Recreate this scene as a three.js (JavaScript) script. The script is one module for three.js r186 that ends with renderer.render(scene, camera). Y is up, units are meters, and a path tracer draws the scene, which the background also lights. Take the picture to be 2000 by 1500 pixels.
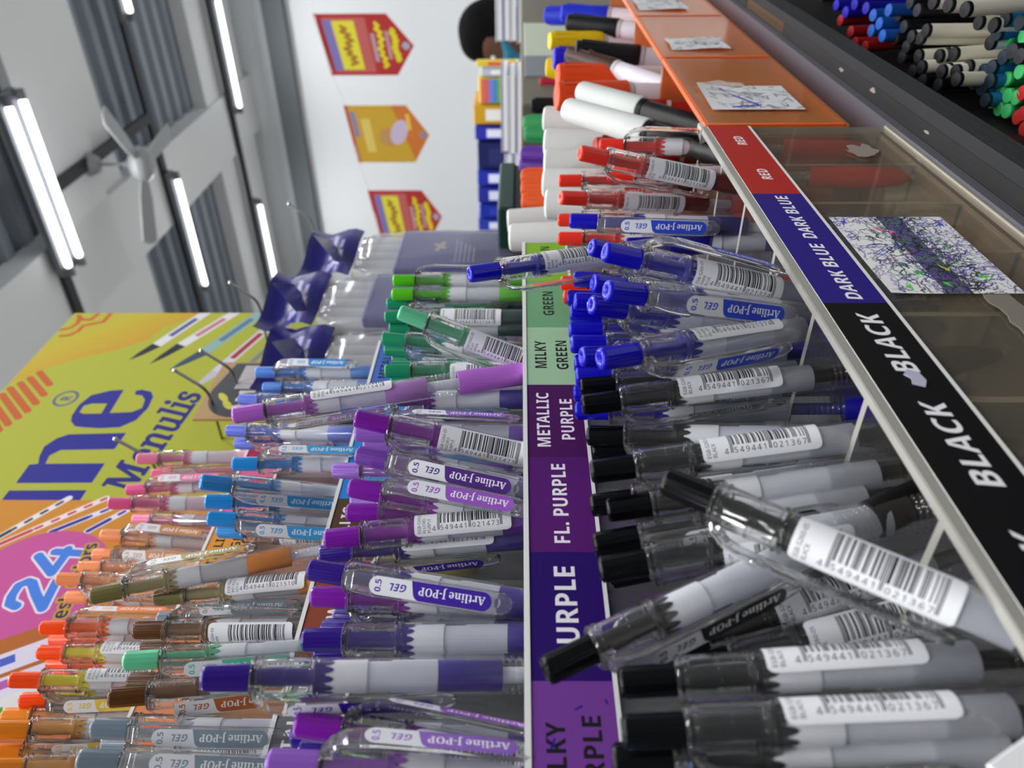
import * as THREE from 'three';
import { RoundedBoxGeometry } from 'three/addons/geometries/RoundedBoxGeometry.js';
import { mergeGeometries, toCreasedNormals } from 'three/addons/utils/BufferGeometryUtils.js';
import { RectAreaLightUniformsLib } from 'three/addons/lights/RectAreaLightUniformsLib.js';
import { MarchingCubes } from 'three/addons/objects/MarchingCubes.js';

// ------------------------------------------------------------------ camera, exposure
const scene = new THREE.Scene();
const CAM = new THREE.Vector3(0, 1.35, 0);
const camera = new THREE.PerspectiveCamera(53.13, 4 / 3, 0.02, 60);
camera.position.copy(CAM);
camera.up.set(1, 0, 0);                       // the phone was held on its side: picture-left is up
camera.lookAt(CAM.x, CAM.y + 16 / 1500, CAM.z - 1);
camera.updateMatrixWorld();
camera.focus = 0.3;
camera.userData.fStop = 14;
const renderer = new THREE.WebGLRenderer({ antialias: true });
renderer.toneMapping = THREE.LinearToneMapping;
renderer.toneMappingExposure = 0.77;
renderer.shadowMap.enabled = true;
RectAreaLightUniformsLib.init();
scene.background = new THREE.Color(0x20242a);

// the light of the shop: rows of tube lamps under the roof, s (along the shelf), n (into the shelf), metres from the camera
const TUBE_H = 2.56, TUBE_I = 74, TUBE_GLOW = 5, TUBE_L = 0.92, TUBE_W = 0.07;
const TUBES = [                               // s, n of the middle, how many tubes side by side
  [3.98, 1.52, 2], [5.54, 2.5, 1], [7.16, 1.54, 1], [7.16, 3.36, 1], [5.5, 0.47, 1],
  [3.98, 3.5, 1], [5.54, 4.7, 1], [2.4, 0.5, 2], [2.4, 2.6, 2], [2.4, 4.6, 1], [0.8, 1.3, 2], [0.8, 3.4, 1], [-0.8, 0.4, 2], [-0.8, 2.5, 1], [-2.4, 1.4, 2], [-2.4, 3.6, 1],
  [0.8, -0.9, 2], [-0.8, -1.7, 2], [2.4, -1.7, 2], [3.98, -0.9, 1], [-2.4, -0.9, 1], [5.54, -1.7, 1], [7.16, -0.6, 1],
  [-2.4, -2.3, 1], [-0.8, -2.9, 1], [0.8, -2.1, 1], [2.4, -0.5, 2], [2.4, -2.9, 1], [3.98, -2.2, 1], [5.54, -0.6, 1], [5.54, -2.9, 1], [7.16, -2, 1], [-0.8, -0.6, 2], [0.8, 0.2, 2],  // unseen extra lamps, added to put highlight streaks on the pens
];

// ------------------------------------------------------------------ axes of the shelf
const A0 = Math.atan(1065 / 1500), SA = Math.sin(A0), CA = Math.cos(A0);
const U = 0.19;                               // metres: camera to the second sign strip
const S = new THREE.Vector3(SA, 0, -CA), N = new THREE.Vector3(-CA, 0, -SA), UP = new THREE.Vector3(0, 1, 0);
const TURN = Math.PI / 2 - A0;                // local x = along the shelf, local z = out of the shelf
const Wm = (s, n, h) => CAM.clone().addScaledVector(S, s).addScaledVector(N, n).addScaledVector(UP, h);
const W = (s, n, h) => Wm(s * U, n * U, h * U);
const RX = new THREE.Vector3(), RY = new THREE.Vector3(), RZ = new THREE.Vector3();
camera.matrixWorld.extractBasis(RX, RY, RZ);
const ray = (x, y) => RZ.clone().multiplyScalar(-1500).addScaledVector(RX, x - 1000).addScaledVector(RY, 750 - y).normalize();
const onN = (x, y, n) => { const d = ray(x, y); return CAM.clone().addScaledVector(d, n * U / d.dot(N)); };   // where a sight line meets the upright plane n
const onH = (x, y, h) => { const d = ray(x, y); return CAM.clone().addScaledVector(d, h * U / d.y); };
const atZ = (x, y, z) => { const d = ray(x, y); return CAM.clone().addScaledVector(d, z / -d.z); };
let seed = 7;
const rnd = (a = 0, b = 1) => { seed = (seed * 1664525 + 1013904223) >>> 0; return a + (b - a) * seed / 4294967296; };

// ------------------------------------------------------------------ helpers
const used = new Map();
function numbered(name) { const k = used.get(name) ?? 0; used.set(name, k + 1); return k ? name + '_' + String(k).padStart(3, '0') : name; }
function meta(o, label, category, group, kind) {
  if (label) o.userData.label = label;
  if (category) o.userData.category = category;
  if (group) o.userData.group = group;
  if (kind) o.userData.kind = kind;
  return o;
}
function thing(name, label, category, pos, turn = TURN, group) {
  const o = new THREE.Group(); o.name = numbered(name); scene.add(o);
  o.position.copy(pos); o.rotation.y = turn;
  return meta(o, label, category, group);
}
function mesh(name, geo, mat, parent) {
  const m = new THREE.Mesh(geo, mat); m.name = parent === scene ? numbered(name) : name;
  m.castShadow = m.receiveShadow = true; parent.add(m); return m;
}
const merge = (list) => mergeGeometries(list.map((g) => { g = g.index ? g.toNonIndexed() : g; for (const k of Object.keys(g.attributes)) if (!['position', 'normal', 'uv'].includes(k)) g.deleteAttribute(k); return g; }));
const box = (x0, x1, y0, y1, z0, z1) => new THREE.BoxGeometry(x1 - x0, y1 - y0, z1 - z0).translate((x0 + x1) / 2, (y0 + y1) / 2, (z0 + z1) / 2);
const rbox = (x0, x1, y0, y1, z0, z1, r = 0.002, seg = 2) => new RoundedBoxGeometry(x1 - x0, y1 - y0, z1 - z0, seg, r).translate((x0 + x1) / 2, (y0 + y1) / 2, (z0 + z1) / 2);
const lathe = (pts, seg = 28) => new THREE.LatheGeometry(pts.map((p) => new THREE.Vector2(p[0], p[1])), seg);
const tube = (pts, r, seg = 24, rad = 8) => new THREE.TubeGeometry(new THREE.CatmullRomCurve3(pts), seg, r, rad);
function std(hex, rough = 0.5, extra = {}) { return new THREE.MeshPhysicalMaterial({ color: hex, roughness: rough, ...extra }); }
function canvas(w, h, draw, opts = {}) {
  const c = document.createElement('canvas'); c.width = w; c.height = h;
  const g = c.getContext('2d'); draw(g, w, h);
  const t = new THREE.CanvasTexture(c); t.colorSpace = THREE.SRGBColorSpace; t.anisotropy = 8;
  Object.assign(t, opts); return t;
}
// a fine noise used for roughness, dust and grain
function noiseTex(w, h, f, srgb) {
  const d = new Uint8Array(w * h * 4);
  for (let y = 0; y < h; y++) for (let x = 0; x < w; x++) { const v = Math.max(0, Math.min(255, f(x, y))); const i = (y * w + x) * 4; d[i] = d[i + 1] = d[i + 2] = v; d[i + 3] = 255; }
  const t = new THREE.DataTexture(d, w, h); t.magFilter = THREE.LinearFilter; t.minFilter = THREE.LinearMipmapLinearFilter; t.generateMipmaps = true;
  t.wrapS = t.wrapT = THREE.RepeatWrapping; if (srgb) t.colorSpace = THREE.SRGBColorSpace; t.needsUpdate = true; return t;
}
const blot = (() => { const g = []; for (let i = 0; i < 32 * 32; i++) g.push(rnd()); return (x, y) => { const xi = Math.floor(x), yi = Math.floor(y), fx = x - xi, fy = y - yi, q = (a, b) => g[((a % 32 + 32) % 32) + 32 * ((b % 32 + 32) % 32)], s = (t) => t * t * (3 - 2 * t); const a = q(xi, yi) + (q(xi + 1, yi) - q(xi, yi)) * s(fx), b = q(xi, yi + 1) + (q(xi + 1, yi + 1) - q(xi, yi + 1)) * s(fx); return a + (b - a) * s(fy); }; })();
const grain = noiseTex(256, 256, (x, y) => 150 + 60 * blot(x / 8, y / 8) + 40 * blot(x / 32 + 5, y / 32) + rnd(-25, 25));

// ------------------------------------------------------------------ materials
const CLEAR = std(0xffffff, 0.03, { transmission: 0.98, thickness: 0, ior: 1.65 });
const GLASSY = std(0xffffff, 0.02, { transmission: 0.99, thickness: 0.001, ior: 1.38 });
const CLEAR_CLIP = std(0xffffff, 0.02, { transmission: 0.965, thickness: 0.001, ior: 1.42 });
const TAIL = std(0xdde0ea, 0.5, { transmission: 0.45, thickness: 0, ior: 1.45 });
const FROST = std(0xe4e7f0, 0.6, { transmission: 0.42, thickness: 0, ior: 1.45 });
const WHITE_PLUG = std(0xf0f2f8, 0.5, { transmission: 0.25, thickness: 0 });
const METAL = std(0xc9ccd0, 0.25, { metalness: 1 });
const ACRYLIC = std(0xf0f1f0, 0.06, { transmission: 0.95, thickness: 0, ior: 1.49 });
const DUSTY = std(0xf2ece0, 0.06, { transmission: 0.945, thickness: 0, ior: 1.49 });
const EDGE = std(0xaaa8a0, 0.5, { transmission: 0.2, thickness: 0 });
const WHITE_EDGE = std(0xe9e9e6, 0.4);

// ------------------------------------------------------------------ the room
const struct = (name, geo, mat, pos) => { const m = mesh(name, geo, mat, scene); m.position.copy(pos ?? CAM); m.rotation.y = TURN; m.userData.kind = 'structure'; return m; };
const room = (s0, s1, h0, h1, n0, n1) => box(s0, s1, h0, h1, -n1, -n0);
const WALL = std(0xe4e7e9, 0.8, { bumpMap: grain, bumpScale: 0.001 }), CONC = std(0xdcdedf, 0.85, { bumpMap: grain, bumpScale: 0.002 }), DECK = std(0x848c96, 0.5, { metalness: 0.25 });
const FLOOR = std(0xc4c2be, 0.4), BLACKBAR = std(0x14161c, 0.5);
const RS0 = -4.2, RS1 = 7.95, RN0 = -4, RN1 = 6.2, FH = -1.35, DH = 2.8;
struct('floor', room(RS0, RS1, FH - 0.1, FH, RN0, RN1), FLOOR);
struct('wall_far', room(RS1, RS1 + 0.2, FH, DH + 0.3, RN0, RN1), WALL);
const DIM = std(0x74777a, 0.8);                // other walls greyed down to cut the haze reflected in clear plastic
struct('wall_near', room(RS0 - 0.2, RS0, FH, DH + 0.3, RN0, RN1), DIM);
struct('wall_back', room(RS0, RS1, FH, DH + 0.3, RN1, RN1 + 0.2), DIM);
struct('wall_front', room(RS0, RS1, FH, DH + 0.3, RN0 - 0.2, RN0), DIM);
struct('shadow_band_1', room(RS1 - 0.1, RS1, 2.22, 2.42, RN0, RN1), std(0x60666a, 0.7));  // dark strip standing in for the beam shadow along the wall top
{ // roof deck of folded sheet metal, ribs running into the shelf direction
  const sh = new THREE.Shape(); let s = RS0; sh.moveTo(s, DH + 0.3); sh.lineTo(s, DH);
  for (; s < RS1 - 0.2; s += 0.2) { sh.lineTo(s + 0.07, DH); sh.lineTo(s + 0.1, DH + 0.06); sh.lineTo(s + 0.16, DH + 0.06); sh.lineTo(s + 0.19, DH); }
  sh.lineTo(RS1, DH); sh.lineTo(RS1, DH + 0.3);
  const g = new THREE.ExtrudeGeometry(sh, { depth: RN1 - RN0, bevelEnabled: false }).translate(0, 0, -RN1);
  struct('ceiling', g, DECK);
}
[[1.87, 2.4], [-1.6, -1.1], [5.0, 5.5]].forEach(([n0, n1]) => struct('ceiling_beam', room(RS0, RS1, 2.665, DH + 0.02, n0, n1), CONC));
[[4.16, 4.73, 2.665], [4.73, 5.07, 2.72], [0.2, 0.8, 2.665], [-3, -2.4, 2.665]].forEach(([s0, s1, h]) => struct('ceiling_beam', room(s0, s1, h, DH + 0.02, RN0, RN1), CONC));
struct('ceiling_beam', room(6.75, 7.8, 2.7, DH + 0.02, RN0, RN1), CONC);

// tube lamps and the black conduits that carry them
const TUBE_MAT = new THREE.MeshStandardMaterial({ color: 0xffffff, emissive: 0xf8fbff, emissiveIntensity: TUBE_GLOW });
const HOUSE = std(0x6c7074, 0.5), tubeG = new THREE.CapsuleGeometry(0.02, TUBE_L - 0.06, 6, 14).rotateX(Math.PI / 2), capGs = [0, 1].map((k) => new THREE.CylinderGeometry(0.023, 0.023, 0.05, 14).rotateX(Math.PI / 2).translate(0, 0, (k - 0.5) * (TUBE_L + 0.02)));
const tubeWhere = ['double lamp above the yellow header board, nearest to it', 'lamp beside the ceiling fan, between fan and hanging packs', 'lamp at the top of the photo, next to the white wall', 'lamp ending just above the hanging bags of pens', 'short stub of lamp cut off by the photo top'];
TUBES.forEach(([s, n, k], i) => {
  const o = thing('tube_light', tubeWhere[i] ? 'glowing white tube ' + tubeWhere[i] : 'unseen white fluorescent tube lamp under the roof outside the photo', 'ceiling light', Wm(s, n, TUBE_H), TURN, i < 5 ? 'tube lamps under the roof' : 'tube lamps outside the photo');
  mesh('housing', rbox(-0.045 * k, 0.045 * k, 0.03, 0.068, -TUBE_L / 2 - 0.04, TUBE_L / 2 + 0.04, 0.008), HOUSE, o);
  for (let j = 0; j < k; j++) { const x = (j - (k - 1) / 2) * 0.13; mesh('tube', tubeG, TUBE_MAT, o).position.x = x; for (const g of capGs) mesh('end_cap', g, HOUSE, o).position.x = x; }
  const l = new THREE.RectAreaLight(0xf9f9fa, TUBE_I * k, TUBE_W, TUBE_L);
  l.name = 'tube_glow'; l.position.copy(Wm(s, n, TUBE_H - 0.03)); l.rotation.set(-Math.PI / 2, 0, 0); l.rotation.order = 'YXZ'; l.rotation.set(-Math.PI / 2, TURN, 0);
  l.castShadow = true; scene.add(l);
});
const conduit = (label, s0, s1, n0, n1, r = 0.035) => { const o = mesh('conduit', room(s0 - r, s1 + r, TUBE_H + 0.072, TUBE_H + 0.1, n0 - r, n1 + r), BLACKBAR, scene); o.position.copy(CAM); o.rotation.y = TURN; meta(o, label, 'conduit', 'black lamp conduits'); };
conduit('black conduit carrying the double lamp above the header board', 3.98, 3.98, RN0 + 0.1, RN1 - 0.1);
conduit('black conduit along the lamps beside the ceiling fan', 5.54, 5.54, RN0 + 0.1, RN1 - 0.1);
conduit('black conduit along the lamps nearest the white wall', 7.16, 7.16, RN0 + 0.1, RN1 - 0.1);
conduit('short black crossbar behind the ceiling fan, joining two conduits', 4.02, 5.5, 1.6, 1.6);

{ // ceiling fan
  const o = thing('ceiling_fan', 'white ceiling fan on a short rod beside the lamps', 'ceiling fan', Wm(4.62, 1.62, 2.32), 0.5);
  const wm = std(0x8d9092, 0.35);
  mesh('downrod', new THREE.CylinderGeometry(0.01, 0.01, 0.28, 12).translate(0, 0.2, 0), wm, o);
  mesh('canopy', lathe([[0.012, 0.27], [0.05, 0.28], [0.07, 0.325], [0.07, 0.335], [0.001, 0.335]]), wm, o);
  mesh('motor_housing', lathe([[0.001, -0.05], [0.06, -0.045], [0.1, -0.02], [0.11, 0.02], [0.08, 0.06], [0.03, 0.08], [0.012, 0.13]]), wm, o);
  for (let k = 0; k < 3; k++) {
    const sh = new THREE.Shape(); sh.moveTo(0.09, -0.03); sh.lineTo(0.2, -0.055); sh.lineTo(0.46, -0.065); sh.quadraticCurveTo(0.5, 0, 0.46, 0.065); sh.lineTo(0.2, 0.055); sh.lineTo(0.09, 0.03);
    const g = new THREE.ExtrudeGeometry(sh, { depth: 0.008, bevelEnabled: true, bevelSize: 0.003, bevelThickness: 0.002, bevelSegments: 1 }).rotateX(-Math.PI / 2 + 0.2);
    mesh('blade', g, wm, o).rotation.y = k * Math.PI * 2 / 3 + 0.35;
  }
}

// ------------------------------------------------------------------ the stepped acrylic pen display
const TIERS = [ // n of the front panel, top of the sign strip, strip height, floor, all in U
  { n: 0.653, top: -0.5, sh: 0.126, fl: -0.99, ns: 'first' }, { n: 1, top: -0.01, sh: 0.124, fl: -0.5, ns: 'second' },
  { n: 1.35, top: 0.462, sh: 0.124, fl: -0.03, ns: 'third' }, { n: 1.7, top: 0.93, sh: 0.124, fl: 0.44, ns: 'top' }];
const END = 2.141, CELL = 0.247, S0 = -0.62;
const cells = []; for (let k = 0; END - k * CELL > S0; k++) cells.push(END - k * CELL);
const SIGNS = [
  ['#b02a22', '#b02a22', '#2b1c80', '#2b1c80', '#0d0d10', '#0d0d10', '#0d0d10', '#0d0d10', '#0d0d10', '#0d0d10', '#0d0d10'],
  ['#84b836', '#70a87c', '#a4caa4', '#4c1258', '#571a70', '#290b68', '#753e98', '#4a86d6', '#4a86d6', '#4a86d6', '#4a86d6'],
  ['#4a70c4', '#2b86dc', '#2b86dc', '#55402a', '#8f4630', '#6d6d73', '#8dcf92', '#8dcf92', '#8dcf92', '#8dcf92', '#8dcf92'],
  ['#b52048', '#e0649a', '#e3983a', '#e88d5a', '#e88d5a', '#f05a20', '#e8b030', '#e8b030', '#e8b030', '#e8b030', '#e8b030']];
const WORDS = [
  ['RED', 'RED', 'DARK BLUE', 'DARK BLUE', 'BLACK', 'BLACK', 'BLACK', 'BLACK', 'BLACK', 'BLACK', 'BLACK'],
  ['FL. GREEN', 'GREEN', 'MILKY|GREEN', 'METALLIC|PURPLE', 'FL. PURPLE', 'PURPLE', 'MILKY|PURPLE', '', '', '', ''],
  ['METALLIC|BLUE', 'LIGHT BLUE', '', 'METALLIC|', 'BROWN', 'METALLIC|', '', '', '', '', ''],
  ['', '', 'METALLIC|ORANGE', '', '', '', '', '', '', '', '']];
const DARKTEXT = new Set(['FL. GREEN', 'GREEN', 'MILKY|GREEN', 'MILKY|PURPLE', 'METALLIC|ORANGE', 'METALLIC|BLUE']);
const cardTex = new Map();
function cardMat(bg, words, size) {
  const key = bg + words;
  if (!cardTex.has(key)) cardTex.set(key, std(0xffffff, 0.55, { specularIntensity: 0.3, map: canvas(words ? 512 : 16, words ? 264 : 8, (g, w, h) => {
    g.fillStyle = bg; g.fillRect(0, 0, w, h);
    if (!words) return;
    const lines = words.split('|'), dark = DARKTEXT.has(words);
    g.fillStyle = dark ? '#1b1b1d' : '#f1eef2'; g.textAlign = 'center'; g.textBaseline = 'middle';
    if (size === 0) { g.font = `bold ${lines[0] === 'BLACK' ? 118 : lines[0] === 'RED' ? 80 : 88}px sans-serif`; g.save(); g.translate(w / 2, h / 2 + 14); g.transform(1, 0, -0.1, 1, 0, 0); const m = g.measureText(lines[0]).width; if (m > 470) g.scale(470 / m, 1); g.fillText(lines[0], 0, 0); g.restore(); return; }
    const two = lines.length > 1; g.font = `bold ${two ? 82 : words === 'PURPLE' ? 108 : 84}px sans-serif`;
    lines.forEach((t, i) => { const m = g.measureText(t).width; g.save(); g.translate(w / 2, two ? h * (0.29 + 0.42 * i) : h * 0.5); if (m > 440) g.scale(440 / m, 1); g.fillText(t, 0, 0); g.restore(); });
    if (bg === '#753e98') { g.strokeStyle = '#2a0e90'; g.lineWidth = 6; g.lineCap = 'round'; [[300, 60, 330, 72], [420, 140, 430, 160], [440, 240, 450, 236]].forEach((q) => { g.beginPath(); g.moveTo(q[0], q[1]); g.lineTo(q[2], q[3]); g.stroke(); }); }
  }) }));
  return cardTex.get(key);
}
const ORG = [0.8, 0.653, -1.05];              // the display's base point in U
const display = thing('pen_display', 'clear stepped acrylic pen display with coloured sign strips naming ink colours', 'display stand', W(...ORG));
const dbox = (s0, s1, h0, h1, n0, n1) => box((s0 - ORG[0]) * U, (s1 - ORG[0]) * U, (h0 - ORG[2]) * U, (h1 - ORG[2]) * U, -(n1 - ORG[1]) * U, -(n0 - ORG[1]) * U);
TIERS.forEach((t, k) => {
  const th = 0.014, back = t.n + 0.345, clearM = k ? ACRYLIC : DUSTY;
  const p = mesh('front_panel', dbox(S0, END, t.fl - (k ? 0.02 : 0.012), t.top, t.n, t.n + th), [clearM, clearM, EDGE, EDGE, clearM, clearM].map((m, i) => (i < 2 ? EDGE : m)), display);
  cells.forEach((c, i) => {
    const c0 = Math.max(c - CELL, S0), g = dbox(c0, c, t.top - t.sh, t.top - 0.004 - (k ? 0 : 0.012), t.n - 0.004, t.n - 0.001), m = cardMat(SIGNS[k][i] ?? '#444444', WORDS[k][i] ?? '', k);
    const uv = g.attributes.uv; for (let q = 0; q < uv.count; q++) uv.setXY(q, uv.getX(q), uv.getY(q));
    const plain = WHITE_EDGE; mesh('label_card', g, [plain, plain, plain, plain, m, plain], p);
  });
  mesh('white_border', dbox(S0, END, t.top - t.sh - 0.007, t.top - t.sh, t.n - 0.004, t.n - 0.001), WHITE_EDGE, p);
  if (k) mesh('white_border', dbox(S0, END, t.top - 0.005, t.top + 0.004, t.n - 0.006, t.n + th + 0.002), WHITE_EDGE, p);
  else mesh('panel_edge', dbox(S0, END, t.top - 0.014, t.top, t.n - 0.003, t.n - 0.001), EDGE, p);
  mesh('floor_plate', dbox(S0, END, t.fl - 0.02, t.fl, t.n + th, back), k ? ACRYLIC : std(0x77684f, 0.5), display);
  cells.forEach((c, i) => { if (i) mesh('divider', dbox(c - 0.007, c + 0.007, t.fl, t.top - 0.006, t.n + 0.018, back - 0.004), [ACRYLIC, ACRYLIC, EDGE, EDGE, EDGE, EDGE], display); });
  mesh('end_panel', dbox(END - 0.012, END, t.fl, t.top, t.n + th, back), [ACRYLIC, ACRYLIC, EDGE, EDGE, EDGE, EDGE], display);
});
mesh('corner_block', dbox(END - 0.01, END + 0.05, -0.585, -0.5, 0.655, 0.72), std(0xe6e2dc, 0.45, { transmission: 0.35 }), display);
mesh('bottom_edge', dbox(S0, END, -1.006, -1.001, 0.649, 0.653), std(0xb4ae9e, 0.6), display);
mesh('base_tray', dbox(S0, 5.2, -1.036, -1.008, 0.64, 2.0), std(0x5c5a62, 0.5), display);

// the doodle sheet taped on the front panel
const doodle = canvas(512, 360, (g, w, h) => {
  g.fillStyle = '#eceded'; g.fillRect(0, 0, w, h);
  g.fillStyle = 'rgba(52,48,84,.75)'; g.fillRect(0, h * 0.42, w, h * 0.2);
  const inks = ['#15151c', '#15151c', '#15151c', '#1d2a9a', '#6a4cae', '#3a8a4a', '#5a3aa0', '#222230'];
  g.lineCap = 'round';
  for (let i = 0; i < 900; i++) {
    let x = rnd(0, w), y = rnd() < 0.45 ? rnd(h * 0.35, h * 0.72) : rnd(0, h); g.strokeStyle = inks[Math.floor(rnd(0, 8))]; g.globalAlpha = rnd(0.35, 0.95); g.lineWidth = rnd(1.4, 4.6);
    if (y > h * 0.8 || y < h * 0.1) g.strokeStyle = rnd() < 0.5 ? '#7a5ac0' : '#555568';
    g.beginPath(); g.moveTo(x, y); const n = 2 + Math.floor(rnd(0, 6)), a = rnd(-0.5, 2.2);
    for (let k = 0; k < n; k++) { const x2 = x + Math.cos(a) * rnd(2, 16) + rnd(-7, 7), y2 = y + Math.sin(a) * rnd(2, 14) + rnd(-8, 8); g.quadraticCurveTo(x + rnd(-9, 9), y + rnd(-9, 9), x2, y2); x = x2; y = y2; } g.stroke();
  }
  g.globalAlpha = 0.9;
  [['#ff6aa8', 420, 130], ['#ff6aa8', 395, 160], ['#58d838', 60, 180], ['#58d838', 90, 300], ['#3aa040', 120, 120], ['#c8dc40', 150, 210], ['#52d23a', 40, 60], ['#2a46c8', 470, 40], ['#2a46c8', 450, 330]].forEach(([c, x, y]) => { g.strokeStyle = c; g.lineWidth = 6; g.beginPath(); g.moveTo(x, y); for (let k = 0; k < 6; k++) g.lineTo(x + rnd(-16, 16), y + rnd(-12, 12)); g.stroke(); });
  g.lineWidth = 2.5; g.strokeStyle = '#c83a3a'; g.beginPath(); g.moveTo(200, 60); g.lineTo(260, 170); g.stroke(); g.strokeStyle = '#2a46c8'; for (let k = 0; k < 3; k++) { g.beginPath(); g.moveTo(225 + k * 14, 55); g.lineTo(275 + k * 14, 110); g.stroke(); }
});
{
  const o = thing('test_sheet', 'white scribble sheet covered in black and coloured pen doodles, taped under DARK BLUE', 'paper', W(1.346, 0.648, -0.874)), w = 0.33 * U, h = 0.232 * U;
  const g = new THREE.PlaneGeometry(w, h, 12, 8).translate(0, h / 2, 0), p = g.attributes.position;
  for (let i = 0; i < p.count; i++) { const x = p.getX(i) / w, y = p.getY(i) / h; p.setZ(i, 0.0003 + 0.0012 * Math.max(0, y - 0.8) * 4 * Math.max(0, -x - 0.1)); }
  g.computeVertexNormals(); const m = std(0xffffff, 0.55, { map: doodle }); m.side = THREE.DoubleSide;
  mesh('sheet', g, m, o);
}
// old glue, dust and scuffs on the panel
{
  const o = thing('glue_residue', 'torn grey strip of old tape residue on the front panel below BLACK', 'residue', W(0.86, 0.649, -0.92));
  const sh = new THREE.Shape(), L = 0.46 * U; sh.moveTo(-L, 0); for (let x = -L; x <= L; x += 0.004) sh.lineTo(x, rnd(-0.0007, 0.0007)); for (let x = L; x >= -L; x -= 0.004) sh.lineTo(x, 0.0085 + rnd(-0.001, 0.001));
  mesh('residue', new THREE.ExtrudeGeometry(sh, { depth: 0.0003, bevelEnabled: false }).translate(0, 0.014, 0), std(0x8d8678, 0.9, { bumpMap: grain, bumpScale: 0.0006, transmission: 0.35 }), o);
  const o2 = thing('glue_residue', 'grey smear of old glue on the panel in front of the red pens', 'residue', W(1.93, 0.649, -0.87));
  const s2 = new THREE.Shape(); for (let a = 0; a < 6.28; a += 0.4) { const r = 0.006 + rnd(-0.002, 0.003); (a ? s2.lineTo : s2.moveTo).call(s2, Math.cos(a) * r * 1.3, Math.sin(a) * r); }
  mesh('residue', new THREE.ExtrudeGeometry(s2, { depth: 0.0003, bevelEnabled: false }), std(0xa3927c, 0.9, { transmission: 0.7 }), o2);
}

{
  const o = thing('pale_mark', 'small irregular pale mark on the black sign beside the upper word BLACK', 'mark', W(0.93, 0.6475, -0.578)), sh = new THREE.Shape();  // small pale patch of uneven outline laid on the sign
  [[-0.005, -0.001], [-0.002, -0.0025], [0.002, -0.002], [0.0034, 0.0008], [0.001, 0.0026], [-0.001, 0.0012], [-0.0036, 0.002]].forEach(([x, y], i) => (i ? sh.lineTo : sh.moveTo).call(sh, x, y));
  mesh('pale_patch', new THREE.ExtrudeGeometry(sh, { depth: 0.0003, bevelEnabled: false }), std(0xb9b8cc, 0.4), o);
}
// the shelf under the display: grey ledge, black front
const LG = std(0x232427, 0.85, { bumpMap: grain, bumpScale: 0.0008 }), BL = std(0x08080a, 0.6);
{
  const O = [1.2, 0.6, -5.5], o = thing('shelf_ledge', 'dark shelf ledge with a worn black strip under the pen display', 'shelf', W(...O));
  const b = (s0, s1, h0, h1, n0, n1) => box((s0 - O[0]) * U, (s1 - O[0]) * U, (h0 - O[2]) * U, (h1 - O[2]) * U, -(n1 - O[1]) * U, -(n0 - O[1]) * U);
  mesh('board', b(-3.2, 8, -1.12, -1.04, 0.563, 2.08), LG, o);
  mesh('black_tape', b(-3.2, 3.3, -1.0395, -1.0385, 0.597, 0.636), BL, o);
  mesh('black_tape', b(3.9, 6.4, -1.0395, -1.0385, 0.597, 0.636), BL, o);
  mesh('brown_strip', b(3.3, 3.88, -1.0394, -1.0386, 0.597, 0.636), std(0x4a3a22, 0.3), o);
  [[2.62, 0.615, 0.014], [2.35, 0.61, 0.018], [1.98, 0.617, 0.01], [4.4, 0.615, 0.016]].forEach(([s, n, r]) => { const sh = new THREE.Shape(); for (let a = 0; a < 6.28; a += 0.5) { const q = r * U * rnd(0.5, 1); (a ? sh.lineTo : sh.moveTo).call(sh, Math.cos(a) * q * 1.8, Math.sin(a) * q * 0.5); } mesh('scuff', new THREE.ExtrudeGeometry(sh, { depth: 0.0003, bevelEnabled: false }).rotateX(-Math.PI / 2).translate((s - O[0]) * U, (-1.0384 - O[2]) * U, -(n - O[1]) * U), std(0x8d8a82, 0.9), o); });
  mesh('shelf_body', b(-3.2, 8, -7.1, -1.12, 0.7, 2.08), BL, o);
}

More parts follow.
